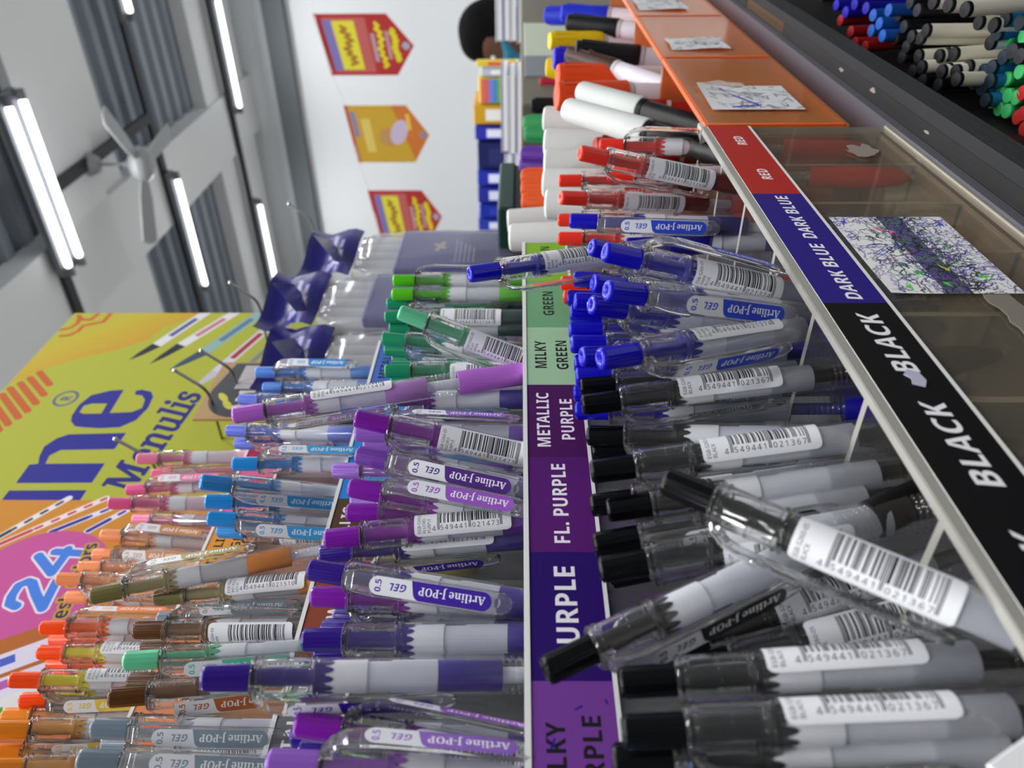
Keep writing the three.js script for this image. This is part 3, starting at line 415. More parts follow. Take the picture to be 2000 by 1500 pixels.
const PENS = [
  // red, behind the RED sign
  ['red', [1170, 284], [1500, 290], 0.72, 0.71, -80, null, 'red gel pen mostly hidden behind the one leaning over the RED sign'],
  ['red', [1131, 298], [1387, 352], 0.62, 0.71, 95, 0, 'red gel pen leaning out in front, full barcode facing the camera'],
  ['red', [1186, 338], [1500, 343], 0.72, 0.705, 180, null, 'red gel pen tucked below the leaning one, its lower end seen through the panel'],
  ['red', [1091, 353], [1390, 352], 0.86, 0.86, 40, null, 'red gel pen with a crossing clip, second below the leaning red pen'],
  ['red', [1094, 386], [1374, 397], 0.78, 0.84, 180, 25, 'red gel pen with the barcode strip just above the top blue pen'],
  ['red', [1090, 430], [1390, 428], 0.93, 0.9, 180, null, 'red gel pen peeping out behind the topmost blue pen button'],
  ['red', [1090, 466], [1390, 470], 0.92, 0.9, 60, null, 'red gel pen peeping out just below the topmost blue pen'],
  ['red', [1096, 553], [1400, 556], 0.94, 0.9, 180, null, 'red button tip showing behind the blue pens beside GREEN'],
  ['red', [1101, 580], [1400, 580], 0.95, 0.91, 180, null, 'lowest red button tip showing behind the blue pens'],
  // dark blue
  ['bluei', [1112, 431], [1392, 441], 0.78, 0.78, 8, null, 'topmost dark blue gel pen, lying level with printed clip facing out'],
  ['blue', [915, 536], [1146, 505], 0.78, 0.8, 95, -30, 'dark blue gel pen sticking out across the GREEN sign'],
  ['blue', [1153, 482], [1250, 506], 0.7, 0.74, 120, null, 'dark blue gel pen with hollow button end, tucked above a larger twin'],
  ['blue', [1179, 491], [1420, 546], 0.615, 0.685, -75, -10, 'foremost dark blue gel pen with clip arching up over the others'],
  ['bluei', [1222, 479], [1420, 474], 0.84, 0.82, 180, null, 'dark blue gel pen showing its ringed grip beside DARK BLUE sign'],
  ['blue', [1157, 552], [1265, 570], 0.72, 0.755, 140, null, 'dark blue gel pen half hidden behind one with a printed clip'],
  ['blue', [1183, 567], [1440, 600], 0.62, 0.69, 5, null, 'dark blue gel pen whose printed clip faces out, middle of the blues'],
  ['blue', [1153, 595], [1330, 620], 0.7, 0.76, 110, null, 'dark blue gel pen just below the middle one with printed clip'],
  ['blue', [1120, 545], [1400, 556], 0.86, 0.84, 180, null, 'dark blue gel pen in the shade below the pen crossing GREEN'],
  ['blue', [1108, 582], [1400, 596], 0.86, 0.85, 60, null, 'dark blue gel pen, upper one of the cluster beside GREEN'],
  ['blue', [1121, 588], [1400, 604], 0.8, 0.82, 180, null, 'dark blue gel pen, right-hand one of the cluster beside GREEN'],
  ['blue', [1113, 611], [1400, 622], 0.84, 0.84, 90, null, 'dark blue gel pen, lower one of the cluster beside GREEN'],
  ['blue', [1111, 644], [1400, 648], 0.84, 0.84, 180, null, 'dark blue gel pen level beside the upper edge of MILKY GREEN'],
  ['blue', [1114, 672], [1400, 676], 0.83, 0.84, 60, null, 'dark blue gel pen level beside the word MILKY'],
  ['blue', [1134, 697], [1400, 694], 0.76, 0.8, 180, null, 'dark blue gel pen peeping above the big one beside MILKY GREEN'],
  ['blue', [1121, 710], [1400, 706], 0.87, 0.86, 180, null, 'dark blue button behind the big blue pen beside MILKY GREEN'],
  ['blue', [1170, 702], [1480, 655], 0.69, 0.72, 50, -75, 'lowest large dark blue gel pen with printed clip over the black pens'],
  ['blue', [1124, 736], [1400, 730], 0.87, 0.86, 180, null, 'dark blue button tip just above the first black pen'],
  ['blue', [1121, 768], [1400, 765], 0.95, 0.91, 180, null, 'dark blue button tip behind the first black pens'],
  ['blue', [1124, 802], [1400, 800], 0.95, 0.91, 180, null, 'lowest dark blue button tip, below the first black pens'],
  // black
  ['black', [1133, 755], [1330, 742], 0.88, 0.86, 60, null, 'topmost black gel pen, tucked above one with a barcode strip'],
  ['black', [1136, 791], [1515, 745], 0.84, 0.8, 95, -45, 'black gel pen with barcode strip right under the lowest blue pen'],
  ['black', [1147, 851], [1440, 856], 0.9, 0.86, 60, null, 'black gel pen with narrow button beside the word METALLIC'],
  ['black', [1156, 880], [1440, 868], 0.93, 0.9, 180, null, 'black gel pen almost hidden between two beside METALLIC PURPLE'],
  ['black', [1153, 922], [1579, 866], 0.82, 0.775, 90, -45, 'black gel pen with long frosted barrel and barcode beside METALLIC PURPLE'],
  ['black', [1153, 988], [1450, 950], 0.9, 0.86, 90, null, 'black gel pen, left one of the touching pair beside FL. PURPLE'],
  ['black', [1185, 997], [1500, 955], 0.86, 0.82, 80, null, 'black gel pen, right one of the touching pair beside FL. PURPLE'],
  ['black', [1159, 1065], [1480, 1010], 0.88, 0.84, 20, null, 'black gel pen with printed clip behind the steeply tilted barcode pen'],
  ['black', [1170, 1114], [1470, 1060], 0.86, 0.82, 180, 60, 'black gel pen right above the one crossing the PURPLE sign'],
  ['black', [1063, 1312], [1534, 1093], 0.86, 0.81, 55, null, 'black gel pen tilted across the PURPLE sign, printed clip showing'],
  ['black', [1298, 938], [1830, 1164], 0.69, 0.69, 100, 0, 'black gel pen lying steeply tilted in front with a large barcode'],
  ['black', [1192, 1128], [1705, 1016], 0.97, 0.81, 180, null, 'black gel pen showing its clear ringed grip under the tilted pen'],
  ['black', [1290, 1275], [1640, 1160], 0.97, 0.9, 60, -20, 'black gel pen in the shade just below the ringed grip'],
  ['black', [1330, 1312], [1716, 1215], 0.94, 0.868, 180, 10, 'black gel pen with barcode corner just above the large front pair'],
  ['black', [1208, 1334], [1850, 1294], 0.84, 0.79, 180, -65, 'upper one of the two large blurred black gel pens in front'],
  ['black', [1214, 1431], [1915, 1402], 0.81, 0.77, 95, -65, 'lower one of the two large blurred black gel pens in front'],
  ['black', [1197, 1484], [1800, 1470], 0.86, 0.8, 40, null, 'black gel pen cut off by the bottom edge of the photo'],
  // green
  ['fgreen', [768, 548], [1020, 549], 1.14, 1.14, -90, null, 'bright green gel pen, topmost, with its long clip upwards'],
  ['fgreen', [766, 575], [1020, 576], 1.16, 1.15, 60, null, 'bright green gel pen just under the topmost green one'],
  ['green', [756, 593], [1020, 594], 1.2, 1.18, 20, null, 'dark green gel pen directly under the bright green pair'],
  ['green', [752, 619], [1020, 622], 1.18, 1.17, 180, -10, 'dark green gel pen beside the tilted pale green one'],
  ['green', [761, 640], [1020, 642], 1.22, 1.2, 60, null, 'dark green gel pen hidden behind the tilted pale green one'],
  ['green', [747, 661], [1020, 688], 1.13, 1.13, 60, null, 'dark green gel pen with a readable printed clip below its barrel'],
  ['green', [752, 682], [1020, 696], 1.22, 1.2, 180, null, 'dark green button peeping under the one with the printed clip'],
  ['green', [768, 700], [1020, 706], 1.26, 1.2, 180, null, 'dark green button in shadow between two green pens'],
  ['green', [752, 725], [1020, 724], 1.13, 1.12, 180, 20, 'lowest dark green gel pen with a barcode beside METALLIC BLUE'],
  ['green', [764, 744], [1020, 744], 1.2, 1.18, 180, null, 'dark green button tucked under the lowest green pen with barcode'],
  ['mgreen', [779, 609], [1021, 702], 0.92, 1.03, 100, 5, 'pale green gel pen tilted in front with barcode facing out'],
  ['mgreen', [774, 757], [1020, 757], 1.2, 1.18, 180, null, 'pale green button under the green pens beside the pink grip'],
  // purples
  ['orchid', [454, 812], [869, 752], 1.04, 1.035, 120, -82, 'orchid pink gel pen leaning far out, pink grip down by MILKY GREEN'],
  ['metpur', [704, 784], [1021, 780], 1.1, 1.08, 50, null, 'mid purple gel pen with printed clip just under the pink grip'],
  ['fpur', [693, 816], [1021, 888], 0.95, 1.03, 95, 5, 'magenta purple gel pen with a large sharp barcode, beside METALLIC PURPLE'],
  ['lilac', [694, 846], [1021, 852], 1.06, 1.06, -70, null, 'lilac gel pen right behind the magenta one with the barcode'],
  ['lilac', [712, 868], [1021, 868], 1.15, 1.12, 180, null, 'lilac button between the barcode pen and the printed clip pen'],
  ['metpur', [697, 888], [1021, 958], 1.02, 1.04, 0, null, 'mid purple gel pen with large readable clip beside METALLIC PURPLE'],
  ['lilac', [652, 919], [1021, 925], 1.22, 1.15, 180, null, 'lilac gel pen reaching highest above the LIGHT BLUE sign'],
  ['fpur', [682, 952], [1021, 1012], 1.04, 1.06, -25, null, 'magenta gel pen under the large clip, its own clip edge on'],
  ['lilac', [688, 977], [1021, 985], 1.2, 1.14, 180, null, 'lilac button peeping between two magenta pens beside FL. PURPLE'],
  ['fpur', [678, 1001], [1021, 1010], 1.12, 1.1, 180, null, 'magenta gel pen just above the one with the level barcode strip'],
  ['fpur', [634, 1053], [1021, 1018], 1.08, 1.06, 180, -40, 'magenta gel pen with a level barcode strip beside FL. PURPLE'],
  ['violet', [626, 1083], [1021, 1050], 1.16, 1.1, 60, -50, 'violet gel pen behind the one with the large printed clip'],
  ['violet', [603, 1112], [1025, 1180], 1.035, 1.045, 8, null, 'violet gel pen with large readable clip beside the PURPLE sign'],
  ['fpur', [609, 1165], [1021, 1178], 1.12, 1.1, 90, null, 'magenta gel pen right below the violet one with large clip'],
  ['violet', [655, 1204], [1021, 1225], 1.2, 1.14, 20, null, 'violet button in shadow under the magenta pen beside BROWN'],
  ['violet', [632, 1228], [1021, 1238], 1.2, 1.12, 180, null, 'violet button just above the level violet pen beside BROWN'],
  ['violet', [591, 1250], [1025, 1247], 1.07, 1.06, 180, null, 'violet gel pen lying level above the longest front violet pen'],
  ['violet', [616, 1272], [1021, 1268], 1.16, 1.12, 60, null, 'violet button tip just under the level violet pen'],
  ['violet', [394, 1324], [1025, 1318], 0.98, 1.035, 58, null, 'longest violet gel pen stretching out level over the other rows'],
  ['fpur', [578, 1413], [1025, 1490], 1.02, 1.04, -75, 20, 'magenta gel pen with its clip upwards under the longest violet pen'],
  ['violet', [572, 1436], [1025, 1450], 1.12, 1.08, 180, null, 'violet button tip behind the lowest magenta pen'],
  ['violet', [587, 1467], [1025, 1480], 1.12, 1.08, 180, null, 'violet gel pen between the lowest magenta and lilac pens'],
  ['lilac', [521, 1490], [1025, 1520], 1.0, 1.04, -50, null, 'lilac gel pen cut off by the bottom of the photo'],
  // blues of the third row
  ['mblue', [501, 727], [740, 727], 1.47, 1.44, -40, null, 'sky blue gel pen, topmost of its row, printed clip upwards'],
  ['mblue', [515, 757], [740, 757], 1.5, 1.46, 60, null, 'sky blue gel pen second from top beside METALLIC BLUE'],
  ['peri', [468, 780], [735, 792], 1.5, 1.46, 180, null, 'periwinkle gel pen just above the leaning orchid pen'],
  ['peri', [444, 841], [710, 848], 1.48, 1.44, 70, null, 'periwinkle gel pen just below the leaning orchid pen'],
  ['peri', [461, 866], [710, 868], 1.54, 1.48, 180, null, 'periwinkle button lowest of the three, above the light blue pens'],
  ['lblue', [454, 906], [680, 906], 1.36, 1.38, -50, null, 'light blue gel pen uppermost, mostly its printed clip showing'],
  ['lblue', [390, 941], [645, 966], 1.24, 1.37, 30, null, 'light blue gel pen foremost, with its big button and printed clip'],
  ['lblue', [401, 979], [640, 984], 1.36, 1.4, 180, null, 'light blue gel pen second button down beside the leaning one'],
  ['lblue', [406, 1012], [640, 1030], 1.34, 1.38, 20, null, 'light blue gel pen third button down, printed clip showing'],
  ['lblue', [427, 1036], [640, 1045], 1.42, 1.4, 180, 30, 'lowest light blue gel pen, small button beside METALLIC ORANGE'],
  // gold, brown, silver
  ['gold', [177, 1165], [600, 1080], 1.37, 1.375, -65, null, 'gold gel pen foremost, orange inner tube showing'],
  ['gold', [303, 1168], [600, 1140], 1.42, 1.39, 180, -45, 'gold gel pen second, with narrow barcode strip'],
  ['grey', [310, 1210], [590, 1196], 1.5, 1.46, -20, null, 'silver gel pen behind the gold ones, only its clip showing'],
  ['brown', [263, 1231], [580, 1228], 1.4, 1.39, -90, 35, 'brown gel pen with an upright barcode, topmost brown'],
  ['brown', [279, 1263], [580, 1262], 1.5, 1.46, 180, null, 'brown button peeping between brown pen and pale green pen'],
  ['mgreen', [242, 1291], [567, 1273], 1.33, 1.36, 25, null, 'pale green gel pen lying among the brown ones'],
  ['brown', [252, 1332], [560, 1330], 1.46, 1.43, 180, null, 'brown button just above the brown pen with printed clip'],
  ['brown', [213, 1363], [540, 1336], 1.34, 1.38, 35, null, 'brown gel pen with a printed orange clip'],
  ['grey', [180, 1422], [530, 1430], 1.34, 1.37, 15, null, 'silver gel pen with a printed grey clip facing out'],
  ['grey', [204, 1450], [530, 1456], 1.48, 1.44, 180, 40, 'silver gel pen behind, its barcode showing under the printed clip'],
  ['grey', [152, 1484], [520, 1500], 1.3, 1.37, 0, null, 'lowest silver gel pen at the bottom of the photo'],
  // pink, peach, orange
  ['rose', [268, 896], [480, 893], 1.72, 1.74, 60, null, 'pale pink gel pen, topmost of the pinks'],
  ['pink', [298, 926], [490, 922], 1.82, 1.8, 180, null, 'pink gel pen with its button half hidden, second of the pinks'],
  ['pink', [248, 957], [470, 946], 1.8, 1.78, -40, null, 'pink gel pen third of the pinks, clip rising over it'],
  ['pink', [212, 983], [440, 984], 1.7, 1.74, 180, null, 'pink gel pen nearest, lowest of the pinks'],
  ['rose', [262, 1014], [430, 1020], 1.84, 1.8, 40, null, 'pale pink gel pen hidden between pinks and peach ones'],
  ['peach', [199, 1044], [420, 1064], 1.76, 1.77, -40, null, 'peach gel pen topmost of the peach row'],
  ['peach', [184, 1082], [410, 1090], 1.8, 1.78, 0, null, 'peach gel pen second of the row, small button'],
  ['peach', [156, 1107], [400, 1112], 1.78, 1.77, 180, null, 'peach gel pen third of the row, beside the printed 24'],
  ['peach', [112, 1130], [390, 1146], 1.72, 1.75, 60, null, 'peach gel pen fourth of the row, nearest its gold neighbour'],
  ['peach', [131, 1166], [380, 1170], 1.8, 1.78, 180, null, 'peach gel pen lowest of the peach row'],
  ['orange', [80, 1226], [350, 1222], 1.73, 1.75, -65, null, 'bright orange gel pen topmost of the oranges, clip upwards'],
  ['orange', [100, 1249], [350, 1246], 1.84, 1.8, 180, null, 'bright orange button tucked under the topmost orange pen'],
  ['orangey', [75, 1274], [340, 1276], 1.75, 1.76, 180, -60, 'orange gel pen with yellow inner part, upper one of two'],
  ['orange', [95, 1296], [340, 1296], 1.86, 1.82, 180, null, 'bright orange button between the two pens with yellow inner parts'],
  ['orangey', [19, 1328], [290, 1330], 1.66, 1.72, 110, -60, 'orange gel pen with yellow inner part, reaching highest'],
  ['orangey', [40, 1368], [290, 1360], 1.74, 1.76, 20, null, 'orange gel pen mostly hidden, pale yellow printed clip'],
  ['amber', [6, 1398], [260, 1398], 1.76, 1.77, 180, null, 'amber gel pen cut by the photo edge, above the yellow clip'],
  ['amber', [-12, 1424], [220, 1424], 1.62, 1.7, 50, null, 'amber gel pen with a printed yellow clip facing out'],
  ['amber', [-25, 1470], [220, 1470], 1.66, 1.72, 180, 20, 'amber gel pen with a barcode, lowest corner of the photo'],
  ['amber', [-30, 1500], [220, 1496], 1.6, 1.7, 60, null, 'amber gel pen along the bottom edge of the photo'],
];
PENS.forEach((p) => pen(...p));

// ------------------------------------------------------------------ thick markers to the right of the gel pens
const bandTex = (bg, ink, words) => std(bg, 0.4, { map: canvas(256, 128, (g, w, h) => { g.fillStyle = '#ffffff'; g.fillRect(0, 0, w, h); g.fillStyle = ink; g.font = 'bold 52px serif'; g.textAlign = 'center'; g.textBaseline = 'middle'; g.save(); g.translate(w / 2, h / 2); g.rotate(Math.PI / 2); g.scale(0.62, 1); g.fillText(words, 0, 0); g.restore(); }) });
const bands = { white: bandTex(0xdad8e2, '#2a2c8a', 'Artline'), black: std(0x0d0d10, 0.4, { map: canvas(256, 256, (g, w, h) => { g.fillStyle = '#0d0d10'; g.fillRect(0, 0, w, h); g.fillStyle = '#e8e8e8'; g.textAlign = 'center'; for (const x of [64, 192]) { g.save(); g.translate(x, h / 2); g.rotate(Math.PI / 2); g.font = 'bold 50px serif'; g.fillText('Artline', 0, -2); g.font = '26px sans-serif'; g.fillText('COCOK UNTUK', 0, 30); g.restore(); } }) }), red: std(0x9c1c1a, 0.4) };
const capMats = new Map();
const capMat = (hex) => { if (!capMats.has(hex)) capMats.set(hex, std(hex, 0.4, { specularIntensity: 0.55 })); return capMats.get(hex); };
function marker(hex, tip, b, nT, nB, r, label, band = 'white', capLen = 0.052, cat = 'marker') {
  const A = onN(...tip, nT), B = onN(...b, nB), a = B.clone().sub(A).normalize(), L = 0.132;
  const o = new THREE.Group(); o.name = numbered('marker_pen'); scene.add(o); o.position.copy(A).addScaledVector(a, L);
  { const Y = a.clone().negate(), v = CAM.clone().sub(A); v.addScaledVector(Y, -v.dot(Y)).normalize(); o.quaternion.setFromRotationMatrix(new THREE.Matrix4().makeBasis(new THREE.Vector3().crossVectors(Y, v), Y, v)); o.rotateY(-Math.PI / 2 + 0.25); }
  const top = (pts) => pts.map(([x, d]) => [x, L - d]).reverse();
  mesh('cap', lathe(top([[0.0005, 0], [r * 0.78, 0.0002], [r * 0.9, 0.002], [r * 1.0, capLen * 0.72], [r * 1.01, capLen * 0.73], [r * 1.0, capLen * 0.74], [r * 1.04, capLen], [r * 0.9, capLen + 0.0006]]), 30), capMat(hex), o);
  if (band !== 'black') { const ridge = []; for (let k = 0; k < 10; k++) { const q = k / 10 * Math.PI * 2; ridge.push(new THREE.BoxGeometry(0.0009, capLen * 0.4, 0.0009).translate(Math.cos(q) * r * 0.95, L - capLen * 0.3, Math.sin(q) * r * 0.95)); } mesh('cap_ridges', merge(ridge), capMat(hex), o); }
  mesh('barrel', lathe(top([[r * 0.86, capLen], [r * 0.88, capLen + 0.002], [r * 0.88, L - 0.004], [r * 0.8, L - 0.001], [0.0005, L]]), 30), bands[band], o);
  mesh('collar', lathe(top([[r * 0.93, capLen - 0.001], [r * 0.95, capLen + 0.002], [r * 0.93, capLen + 0.004], [r * 0.88, capLen + 0.004]]), 30), band === 'black' ? capMat(0x0d0d10) : capMat(0xc8c6cc), o);
  meta(o, label, cat, 'thick markers behind the orange boxes');
}
[
  [0x1c28b8, [1066, 30], [1190, 32], 0.96, 0.94, 0.0115, 'blue marker at the photo top, left one of the touching pair'],
  [0x1c2cc0, [1097, 26], [1290, 38], 0.84, 0.85, 0.0105, 'blue marker at the photo top, right one, larger'],
  [0x101114, [1108, 44], [1290, 66], 0.78, 0.8, 0.009, 'black marker just above the yellow one'],
  [0xd8b80c, [1072, 80], [1290, 80], 0.84, 0.86, 0.009, 'yellow marker, the only one with a full yellow cap'],
  [0xd8b80c, [1068, 132], [1280, 136], 1.06, 1.04, 0.0112, 'yellow cap edge showing behind the blue and orange markers'],
  [0x2418c0, [1080, 114], [1280, 120], 0.86, 0.88, 0.0105, 'blue marker between the yellow and the brown ones'],
  [0x14151a, [1122, 99], [1330, 120], 0.74, 0.78, 0.0092, 'black marker with blue lettering, above the brown one'],
  [0x3e2318, [1112, 106], [1300, 168], 0.76, 0.79, 0.0078, 'dark brown marker slanting across the orange ones'],
  [0xd8481a, [1087, 150], [1290, 154], 0.8, 0.82, 0.0108, 'orange marker, upper one of the pair'],
  [0xd04416, [1085, 188], [1290, 190], 0.8, 0.82, 0.0112, 'orange marker, lower one of the pair, above the white caps'],
  [0x9a1712, [1150, 218], [1330, 224], 0.82, 0.82, 0.0096, 'dark red marker body between orange marker and white cap', 'red'],
  [0x9a1712, [1160, 296], [1350, 290], 0.84, 0.84, 0.0096, 'dark red marker body below the black lettered white cap marker', 'red'],
  [0xc4c9c6, [1134, 178], [1427, 266], 0.735, 0.755, 0.0076, 'white capped marker, upper one of the slanting pair', 'black'],
  [0xd2d5d3, [1107, 213], [1400, 300], 0.7, 0.72, 0.0077, 'white capped marker with white lettering on its black body', 'black', 0.058],
  [0xcfd1cf, [1062, 232], [1210, 240], 0.92, 0.92, 0.0104, 'white capped marker standing straight, first behind the slanting pair', 'black', 0.062],
  [0xcfd1cf, [1063, 277], [1210, 284], 0.92, 0.92, 0.0104, 'white capped marker standing straight, second behind the slanting pair', 'black', 0.062],
  [0xcfd1cf, [1062, 318], [1210, 322], 0.94, 0.94, 0.0104, 'white capped marker left of the leaning red gel pen', 'black', 0.062],
  [0xcfd1cf, [1061, 358], [1210, 362], 0.96, 0.95, 0.0104, 'white capped marker left of the level red gel pens', 'black', 0.062],
  [0xcfd1cf, [1066, 398], [1210, 402], 0.97, 0.96, 0.0104, 'white capped marker left of the topmost blue gel pen', 'black', 0.062],
  [0xd4d4d2, [991, 432], [1150, 424], 1.32, 1.3, 0.0104, 'white capped marker lying level left of the red tips', 'black', 0.062],
  [0xd4d4d2, [996, 464], [1150, 462], 1.22, 1.2, 0.011, 'white capped marker just above the bright green sign', 'black', 0.062],
  [0x2f9052, [1024, 240], [1110, 240], 1.36, 1.34, 0.0088, 'green cap, upper one of the green pair'],
  [0x2c8a4e, [1026, 262], [1110, 262], 1.36, 1.34, 0.0092, 'green cap, lower one of the green pair'],
  [0x5a2c94, [1019, 302], [1110, 303], 1.36, 1.34, 0.0088, 'purple cap between green and orange caps'],
  [0x6a48a0, [1016, 322], [1110, 322], 1.42, 1.4, 0.0088, 'pale purple cap behind the purple one'],
  [0xd8541c, [1020, 346], [1110, 346], 1.36, 1.34, 0.0088, 'orange cap, first of the blurred orange row'],
  [0xd8541c, [1020, 370], [1110, 370], 1.36, 1.34, 0.0088, 'orange cap, second of the blurred orange row'],
  [0xd8541c, [1021, 394], [1110, 394], 1.36, 1.34, 0.0088, 'orange cap, third and lowest of the blurred orange row'],
  [0x15161a, [1036, 206], [1110, 206], 1.3, 1.3, 0.0085, 'black cap above the green pair'],
  [0x15161a, [1046, 188], [1110, 188], 1.4, 1.4, 0.008, 'small black cap under the red one'],
  [0xb02838, [1053, 165], [1120, 165], 1.3, 1.3, 0.009, 'small red cap beside the orange markers'],
].forEach((q) => marker(...q));

// orange clear boxes in front of the markers
{
  const OR = std(0xf4b474, 0.1, { transmission: 0.66, thickness: 0, ior: 1.49 }), OE = std(0xff7a1c, 0.4, { transmission: 0.3 });
  const sheets = [['white creased paper slip with blue ink lines on the nearest orange box'], ['white slip smudged grey, taped on the middle orange box'], ['plain white slip on the farthest orange box']];
  [[2.16, 2.96, 'clear orange acrylic box nearest the RED sign'], [2.97, 3.76, 'clear orange acrylic box, second from the RED sign'], [3.77, 4.9, 'clear orange acrylic box farthest away, cut by the photo top']].forEach(([s0, s1, label], k) => {
    const O = [(s0 + s1) / 2, 0.653, -1.03], o = thing('orange_box', label, 'box', W(...O), TURN, 'clear orange boxes for markers');
    const b = (a0, a1, h0, h1, n0, n1) => box((a0 - O[0]) * U, (a1 - O[0]) * U, (h0 - O[2]) * U, (h1 - O[2]) * U, -(n1 - O[1]) * U, -(n0 - O[1]) * U);
    mesh('front_panel', b(s0, s1, -0.9, -0.525, 0.653, 0.664), OR, o); mesh('top_edge', b(s0, s1, -0.527, -0.515, 0.651, 0.666), OE, o);
    mesh('side_panel', b(s0, s0 + 0.012, -0.9, -0.52, 0.664, 1.0), OR, o); mesh('side_panel', b(s1 - 0.012, s1, -0.9, -0.52, 0.664, 1.0), OR, o);
    mesh('front_edge', b(s0, s0 + 0.012, -0.9, -0.52, 0.65, 0.656), OE, o);
    mesh('bottom', b(s0, s1, -0.914, -0.902, 0.653, 1.0), OR, o); mesh('back_panel', b(s0, s1, -0.9, -0.2, 0.99, 1.0), OR, o);
  });
  const slip = (s, h, w, hh, seedInk, label) => {
    const o = thing('paper_slip', label, 'paper', W(s, 0.6495, h)), t = canvas(192, 256, (g, W0, H0) => { g.fillStyle = '#dfe0e2'; g.fillRect(0, 0, W0, H0); for (let i = 0; i < 60; i++) { g.strokeStyle = rnd() < 0.7 ? 'rgba(70,72,80,.5)' : 'rgba(150,150,160,.5)'; g.lineWidth = rnd(2, 7); g.beginPath(); let x = rnd(10, W0), y = rnd(30, H0); g.moveTo(x, y); for (let k = 0; k < 3; k++) g.lineTo(x + rnd(-18, 18), y + rnd(-24, 24)); g.stroke(); } if (seedInk) { g.strokeStyle = '#2a2cb0'; g.lineWidth = 9; g.beginPath(); g.moveTo(180, 60); g.lineTo(120, 84); g.lineTo(30, 140); g.moveTo(20, 60); g.lineTo(30, 140); g.stroke(); } });
    const g = new THREE.PlaneGeometry(w * U, hh * U, 8, 8), p = g.attributes.position; for (let i = 0; i < p.count; i++) { const x = p.getX(i) / (w * U), y = p.getY(i) / (hh * U); p.setZ(i, 0.0006 + (seedInk ? 0.004 * Math.max(0, y - 0.15) ** 2 * 4 * (0.5 + x) : 0.0006 * Math.sin(x * 7 + y * 5))); } g.computeVertexNormals();
    const m = std(0xffffff, 0.6, { map: t }); m.side = THREE.DoubleSide; mesh('slip', g, m, o);
  };
  slip(2.42, -0.695, 0.26, 0.27, true, 'white creased paper slip with blue lines on the nearest orange box');
  slip(3.18, -0.68, 0.2, 0.22, false, 'grey smudged white slip on the second orange box');
  slip(4.05, -0.665, 0.3, 0.23, false, 'white slip on the farthest orange box');
  const o = thing('tape_strip', 'crumpled clear tape above the creased slip on the orange box', 'tape', W(2.52, 0.649, -0.64)); const g = new THREE.PlaneGeometry(0.03, 0.028, 8, 6), p = g.attributes.position; for (let i = 0; i < p.count; i++) p.setZ(i, 0.0008 + 0.001 * Math.sin(p.getX(i) * 500) * Math.cos(p.getY(i) * 300)); g.computeVertexNormals(); mesh('tape', g, std(0xffffff, 0.15, { transmission: 0.7 }), o);
}

// ------------------------------------------------------------------ the lower bins with standing pens
{
  const O = [2, 0.4, -7.1], o = thing('lower_bin', 'black open bin below the shelf ledge, holding rows of thin pens', 'bin', W(...O));
  const b = (s0, s1, h0, h1, n0, n1) => box((s0 - O[0]) * U, (s1 - O[0]) * U, (h0 - O[2]) * U, (h1 - O[2]) * U, -(n1 - O[1]) * U, -(n0 - O[1]) * U);
  mesh('bottom', b(-3, 8, -2.1, -1.98, -0.4, 0.69), BL, o); mesh('front_wall', b(-3, 8, -2.1, -1.4, -0.44, -0.4), BL, o); mesh('back_wall', b(-3, 8, -2.1, -1.17, 0.655, 0.69), BL, o); mesh('front_base', b(-3, 8, -7.1, -2.1, -0.4, 0.69), BL, o);
  [1.7, 3.05, 4.1].forEach((s) => mesh('partition', b(s - 0.012, s + 0.012, -1.98, -1.45, -0.4, 0.65), BL, o));
}
const slimG = [[0.0034, 'round']].map(() => lathe([[0.0002, 0], [0.0008, 0.001], [0.0028, 0.016], [0.0036, 0.02], [0.0037, 0.136], [0.0036, 0.137]], 18))[0], slimCap = lathe([[0.0037, 0.1366], [0.0038, 0.137], [0.0038, 0.1384], [0.0034, 0.139], [0.0002, 0.1388]], 18);
const slimMats = new Map(), slimMat = (h) => { if (!slimMats.has(h)) slimMats.set(h, std(h, 0.55, { specularIntensity: 0.5 })); return slimMats.get(h); };
function slim(body, cap, x, y, h, label, group, lean = 0.16) {
  const A = onH(x, y, h), dir = new THREE.Vector3().copy(UP).addScaledVector(S, -lean + rnd(-0.05, 0.05)).addScaledVector(N, rnd(-0.04, 0.08)).normalize(), L = 0.139;
  const o = new THREE.Group(); o.name = numbered('slim_pen'); scene.add(o); o.position.copy(A).addScaledVector(dir, -L); o.quaternion.setFromUnitVectors(UP, dir);
  mesh('barrel', slimG, slimMat(body), o); mesh('end_cap', slimCap, slimMat(cap), o);
  meta(o, label, 'pen', group);
}
const WHT = 0xdcd8c8, BLK = 0x08090c;
[[1850, 10, -1.14, 'in the top row, left one'], [1820, 4, -1.14, 'in the top row, cut by the photo top'], [1883, 19, -1.14, 'in the top row, right one'], [1806, 60, -1.2, 'longest visible barrel, upper left'], [1796, 74, -1.2, 'just under the longest visible barrel'], [1778, 72, -1.2, 'farthest left by the black gap'], [1909, 44, -1.28, 'in the middle, end facing out right of the long barrels'], [1938, 49, -1.28, 'rightmost in the upper part'], [1931, 84, -1.3, 'above the two blue pens'], [1791, 110, -1.2, 'left edge, lowest of the left column'], [1831, 110, -1.24, 'left one of three close ends'], [1846, 107, -1.26, 'middle one of three close ends'], [1860, 106, -1.26, 'right one of three close ends'], [1797, 132, -1.2, 'nearest the grey ledge, left'], [1836, 140, -1.22, 'left one of the low cluster'], [1848, 137, -1.24, 'middle one of the low cluster'], [1864, 140, -1.24, 'right one of the low cluster'], [1888, 131, -1.27, 'below the long barrels beside the blue pens'], [1866, 155, -1.22, 'lowest of all, nearest the ledge']].forEach(([x, y, h, w]) => slim(WHT, BLK, x, y, h, 'white slim pen with black end, ' + w.replace('end facing out ', ''), 'white slim pens in the lower bin'));
